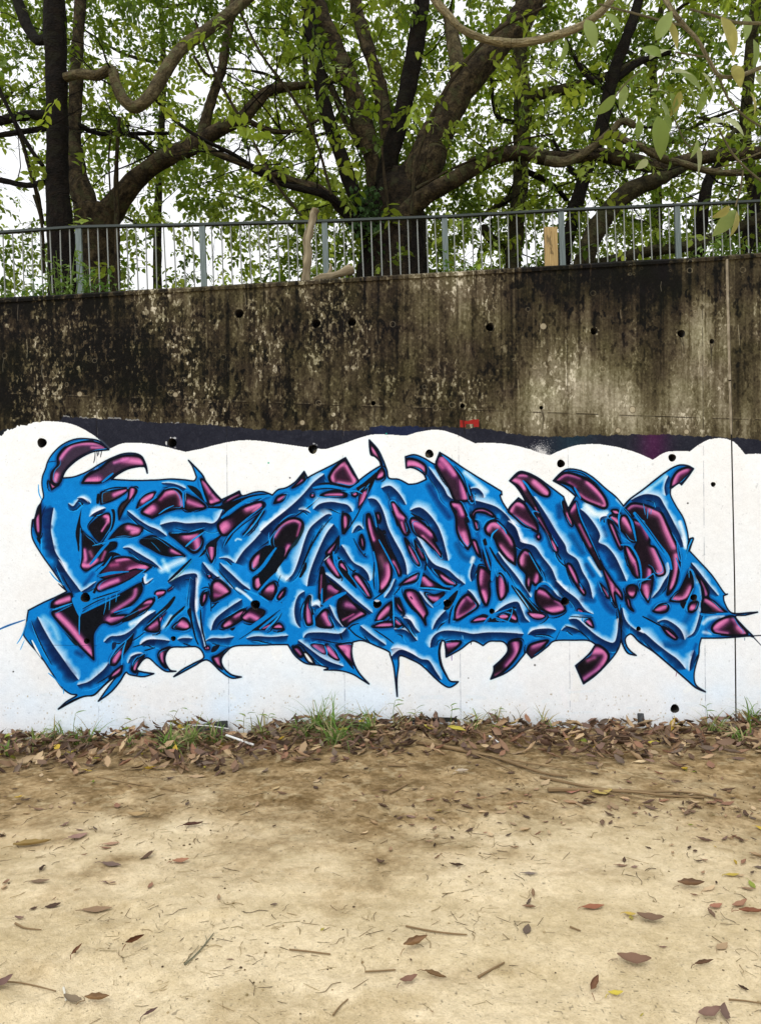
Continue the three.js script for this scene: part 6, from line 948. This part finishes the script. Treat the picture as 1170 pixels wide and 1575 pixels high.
// boards and scraps poking out of the litter at the foot of the wall
[[318, 1119, 0.3, 0.05, 0.05, 0.12, 'dark grey broken board lying against the wall foot left of centre', [58, 60, 58]], [216, 1135, 0.17, 0.035, 0.05, 0.02, 'mossy dark slate in the litter left of the broken board', [72, 78, 64]], [243, 1131, 0.1, 0.03, 0.05, -0.05, 'small dark slate beside the mossy one', [54, 58, 54]], [395, 1131, 0.13, 0.05, 0.06, 0.1, 'grey stone block half buried right of the broken board', [120, 112, 100]], [462, 1118, 0.13, 0.06, 0.05, -0.1, 'pale rubble block behind the left end of the grass clump', [128, 120, 104]], [985, 1109, 0.035, 0.09, 0.04, 0.05, 'dark upright stub against the wall below the lowest tie hole', [70, 72, 74]], [80, 1134, 0.16, 0.03, 0.04, 0.05, 'grey slat in the litter at the left end of the wall', [126, 122, 112]], [660, 1109, 0.4, 0.03, 0.05, 0.0, 'long blackish edge of old board behind the grass clump', [40, 40, 38]]].forEach(([u, v, w, h, d, rz, label, c]) => {
  const p = at(u, v, 5.42), g = new THREE.BoxGeometry(w, h, d, 6, 2, 2), q = g.attributes.position; for (let i = 0; i < q.count; i++) { const f = 0.012; q.setXYZ(i, q.getX(i) + f * (fbm(q.getY(i) * 40, q.getZ(i) * 30 + u, 3) - 0.5), q.getY(i) + f * (fbm(q.getX(i) * 22, u, 5) - 0.5) * 2, q.getZ(i)); } g.computeVertexNormals();
  const m = solo(w > 0.12 ? 'broken_board' : 'rubble_piece', g, std({ map: canvasTexture(pixelCanvas(64, 64, (x, y) => { const n = 50 * (fbm(x / 9, y / 9, u, 4) - 0.5); return c.map((a) => a + n); })) }), label, w > 0.12 ? 'board' : 'rubble', 'scraps along the wall foot'); m.position.copy(p); m.position.y += 0.006; m.rotation.set(-0.2, 0.06, rz);
});
{ const white = std({ color: new THREE.Color(0.72, 0.72, 0.7), roughness: 0.5 }); const strip = (label, s, r) => { const n = s.split(' ').map(Number), q = []; for (let i = 0; i < n.length; i += 3) { const p = at(n[i], n[i + 1], n[i + 2]); q.push([p.x, p.y, p.z, r]); } solo('plastic_strip', tube(q, 4, 0, 3).scale(1, 1, 1), white, label, 'strip', 'white strips in the litter'); };
  strip('thin white strip slanting over the broken board at the wall foot', '280 1122 5.32 300 1116 5.33 325 1117 5.34 352 1121 5.34', 0.004); strip('short white strip pointing down in the litter left of the grass clump', '348 1131 5.2 365 1137 5.12 390 1146 5.02', 0.009); strip('tiny white scrap right of the short white strip', '406 1152 5 415 1156 4.98 422 1158 4.96', 0.007); strip('white stalk in the litter right of the ground branch', '752 1132 5.1 760 1138 5.05 766 1142 5.02', 0.008); }
// grass tufts and seedlings
const blade = (len, wid, lean, az, curve) => { const pos = [], idx = [], n = 5; for (let i = 0; i <= n; i++) { const t = i / n, a = lean + curve * t, w = wid * (1 - t * t) * 0.5 + 0.0004; const r = len * t * Math.sin(lean + curve * t * 0.6), y = len * t * Math.cos(lean + curve * t * 0.6); pos.push(r * Math.cos(az) - w * Math.sin(az), y, r * Math.sin(az) + w * Math.cos(az), r * Math.cos(az) + w * Math.sin(az), y, r * Math.sin(az) - w * Math.cos(az)); if (i < n) { const o = i * 2; idx.push(o, o + 1, o + 2, o + 1, o + 3, o + 2); } } const g = new THREE.BufferGeometry(); g.setAttribute('position', new THREE.Float32BufferAttribute(pos, 3)); g.setIndex(idx); g.computeVertexNormals(); return g; };
const GRASS = [leafMat({ color: new THREE.Color(0.17, 0.29, 0.05) }), leafMat({ color: new THREE.Color(0.26, 0.34, 0.09) }), leafMat({ color: new THREE.Color(0.3, 0.26, 0.12), transmission: 0.15 })];
[[400, 1140, 26, 0.13, 0.2, 1, 'thin green tuft in the litter right of the short white strip'], [330, 1146, 30, 0.15, 0.24, 0, 'low green tuft under the broken board'], [95, 1142, 26, 0.14, 0.2, 0, 'green tuft between the left edge tuft and the spiky one'], [500, 1128, 90, 0.2, 0.3, 0, 'big bright green grass clump at the wall foot in the middle'], [520, 1150, 46, 0.18, 0.26, 0, 'low sprawling green grass clump in front of the big one'], [560, 1132, 40, 0.18, 0.24, 0, 'green grass clump right of the big one'], [470, 1140, 20, 0.14, 0.16, 0, 'small grass clump at the left of the big one'], [130, 1150, 40, 0.17, 0.14, 0, 'spiky green tuft in the litter at left'], [60, 1150, 34, 0.14, 0.16, 1, 'short green tuft near the left edge'], [262, 1162, 44, 0.15, 0.15, 0, 'green tuft at the front edge of the litter left of centre'], [290, 1150, 46, 0.19, 0.16, 1, 'tall green tuft before the broken board'], [15, 1166, 16, 0.12, 0.12, 0, 'little green tuft at the left edge'], [200, 1152, 12, 0.12, 0.1, 0, 'sparse green tuft between the spiky tuft and the front tuft'], [610, 1128, 24, 0.16, 0.2, 2, 'dry straw coloured tuft right of the green clumps'], [730, 1126, 18, 0.14, 0.14, 1, 'small tuft in the litter right of the middle'], [840, 1128, 18, 0.13, 0.12, 1, 'yellowish tuft in the litter below the right part of the lettering'], [1100, 1130, 20, 0.14, 0.16, 1, 'yellow-green tuft in the litter near the wall joint'], [1140, 1146, 18, 0.15, 0.14, 0, 'green tuft in the litter right of the wall joint'], [1162, 1118, 24, 0.18, 0.16, 0, 'dark green tuft at the right edge of the wall foot'], [400, 1118, 8, 0.14, 0.1, 2, 'thin dry tuft left of the pale rubble block'], [780, 1118, 14, 0.16, 0.3, 2, 'wispy dry tuft against the wall right of the middle']].forEach(([u, v, n, len, spread, k, label]) => {
  const p = onGround(u, v); p.y += 0.03; const t = thing('grass_tuft', label, 'grass', p.toArray(), 'grass tufts along the wall foot'), gs = [[], []];
  for (let i = 0; i < n; i++) gs[rnd() < 0.75 ? 0 : 1].push(blade(len * rr(0.6, 1.6), rr(0.006, 0.013), rr(0.1, 0.9), rr(0, 6.283), rr(0.3, 1.6)).translate(spread * rr(-0.5, 0.5) * rr(0.3, 1), 0, 0.1 * rr(-0.5, 0.5)));
  gs.forEach((l, i) => l.length && part('blades', mergeGeometries(l), i ? GRASS[2] : GRASS[k], t, { kind: 'stuff' }));
});
[[490, 1118, 0.2, 0.02, 1, 'tall seedling with one drooping leaf above the grass clump'], [606, 1112, 0.16, 0.0, 3, 'slim seedling with three narrow leaves against the white wall'], [375, 1128, 0.14, 0.01, 4, 'seedling with small leaves left of the pale rubble block'], [413, 1120, 0.1, 0, 4, 'low seedling beside the pale rubble block'], [115, 1135, 0.17, 0, 1, 'thin stalk with a dark tip at the left of the wall foot'], [692, 1112, 0.12, 0, 3, 'seedling against the wall right of the dry tuft'], [640, 1112, 0.1, 0, 4, 'small seedling between the three-leaved one and the dry tuft'], [765, 1112, 0.1, 0.0, 5, 'leafy seedling against the wall right of the middle'], [180, 1134, 0.14, 0.08, 2, 'arching stem over the litter at left'], [265, 1128, 0.18, 0.03, 2, 'bare upright stalk left of the broken board'], [1085, 1112, 0.12, 0, 3, 'thin seedling beside the wall joint']].forEach(([u, v, h, arc, n, label]) => {
  const p = at(u, v, 5.36), t = thing('seedling', label, 'plant', p.toArray(), 'seedlings along the wall foot'), k = arc * 4;
  part('stem', tube([[0, -0.03, 0, 0.0026], [k * 0.1 + rr(-0.01, 0.01), h * 0.5, 0, 0.0022], [k * 0.5 + rr(-0.015, 0.015), h, 0, 0.0014]], 5, 0, 4), GRASS[n % 2 ? 0 : 2], t);
  for (let i = 0; i < n; i++) { const m = part('leaf', leafGeo(rr(0.05, 0.08), rr(0.015, 0.026), 0.3, 0.4, 4), GRASS[i % 2], t); m.position.set(k * 0.5 * (1 - i / (n + 1)), h * (1 - 0.14 * i), 0); m.rotation.set(rr(-0.3, 0.3), rr(-0.5, 0.5) + (i % 2) * Math.PI, rr(0.2, 0.9)); }
});
renderer.render(scene, camera);
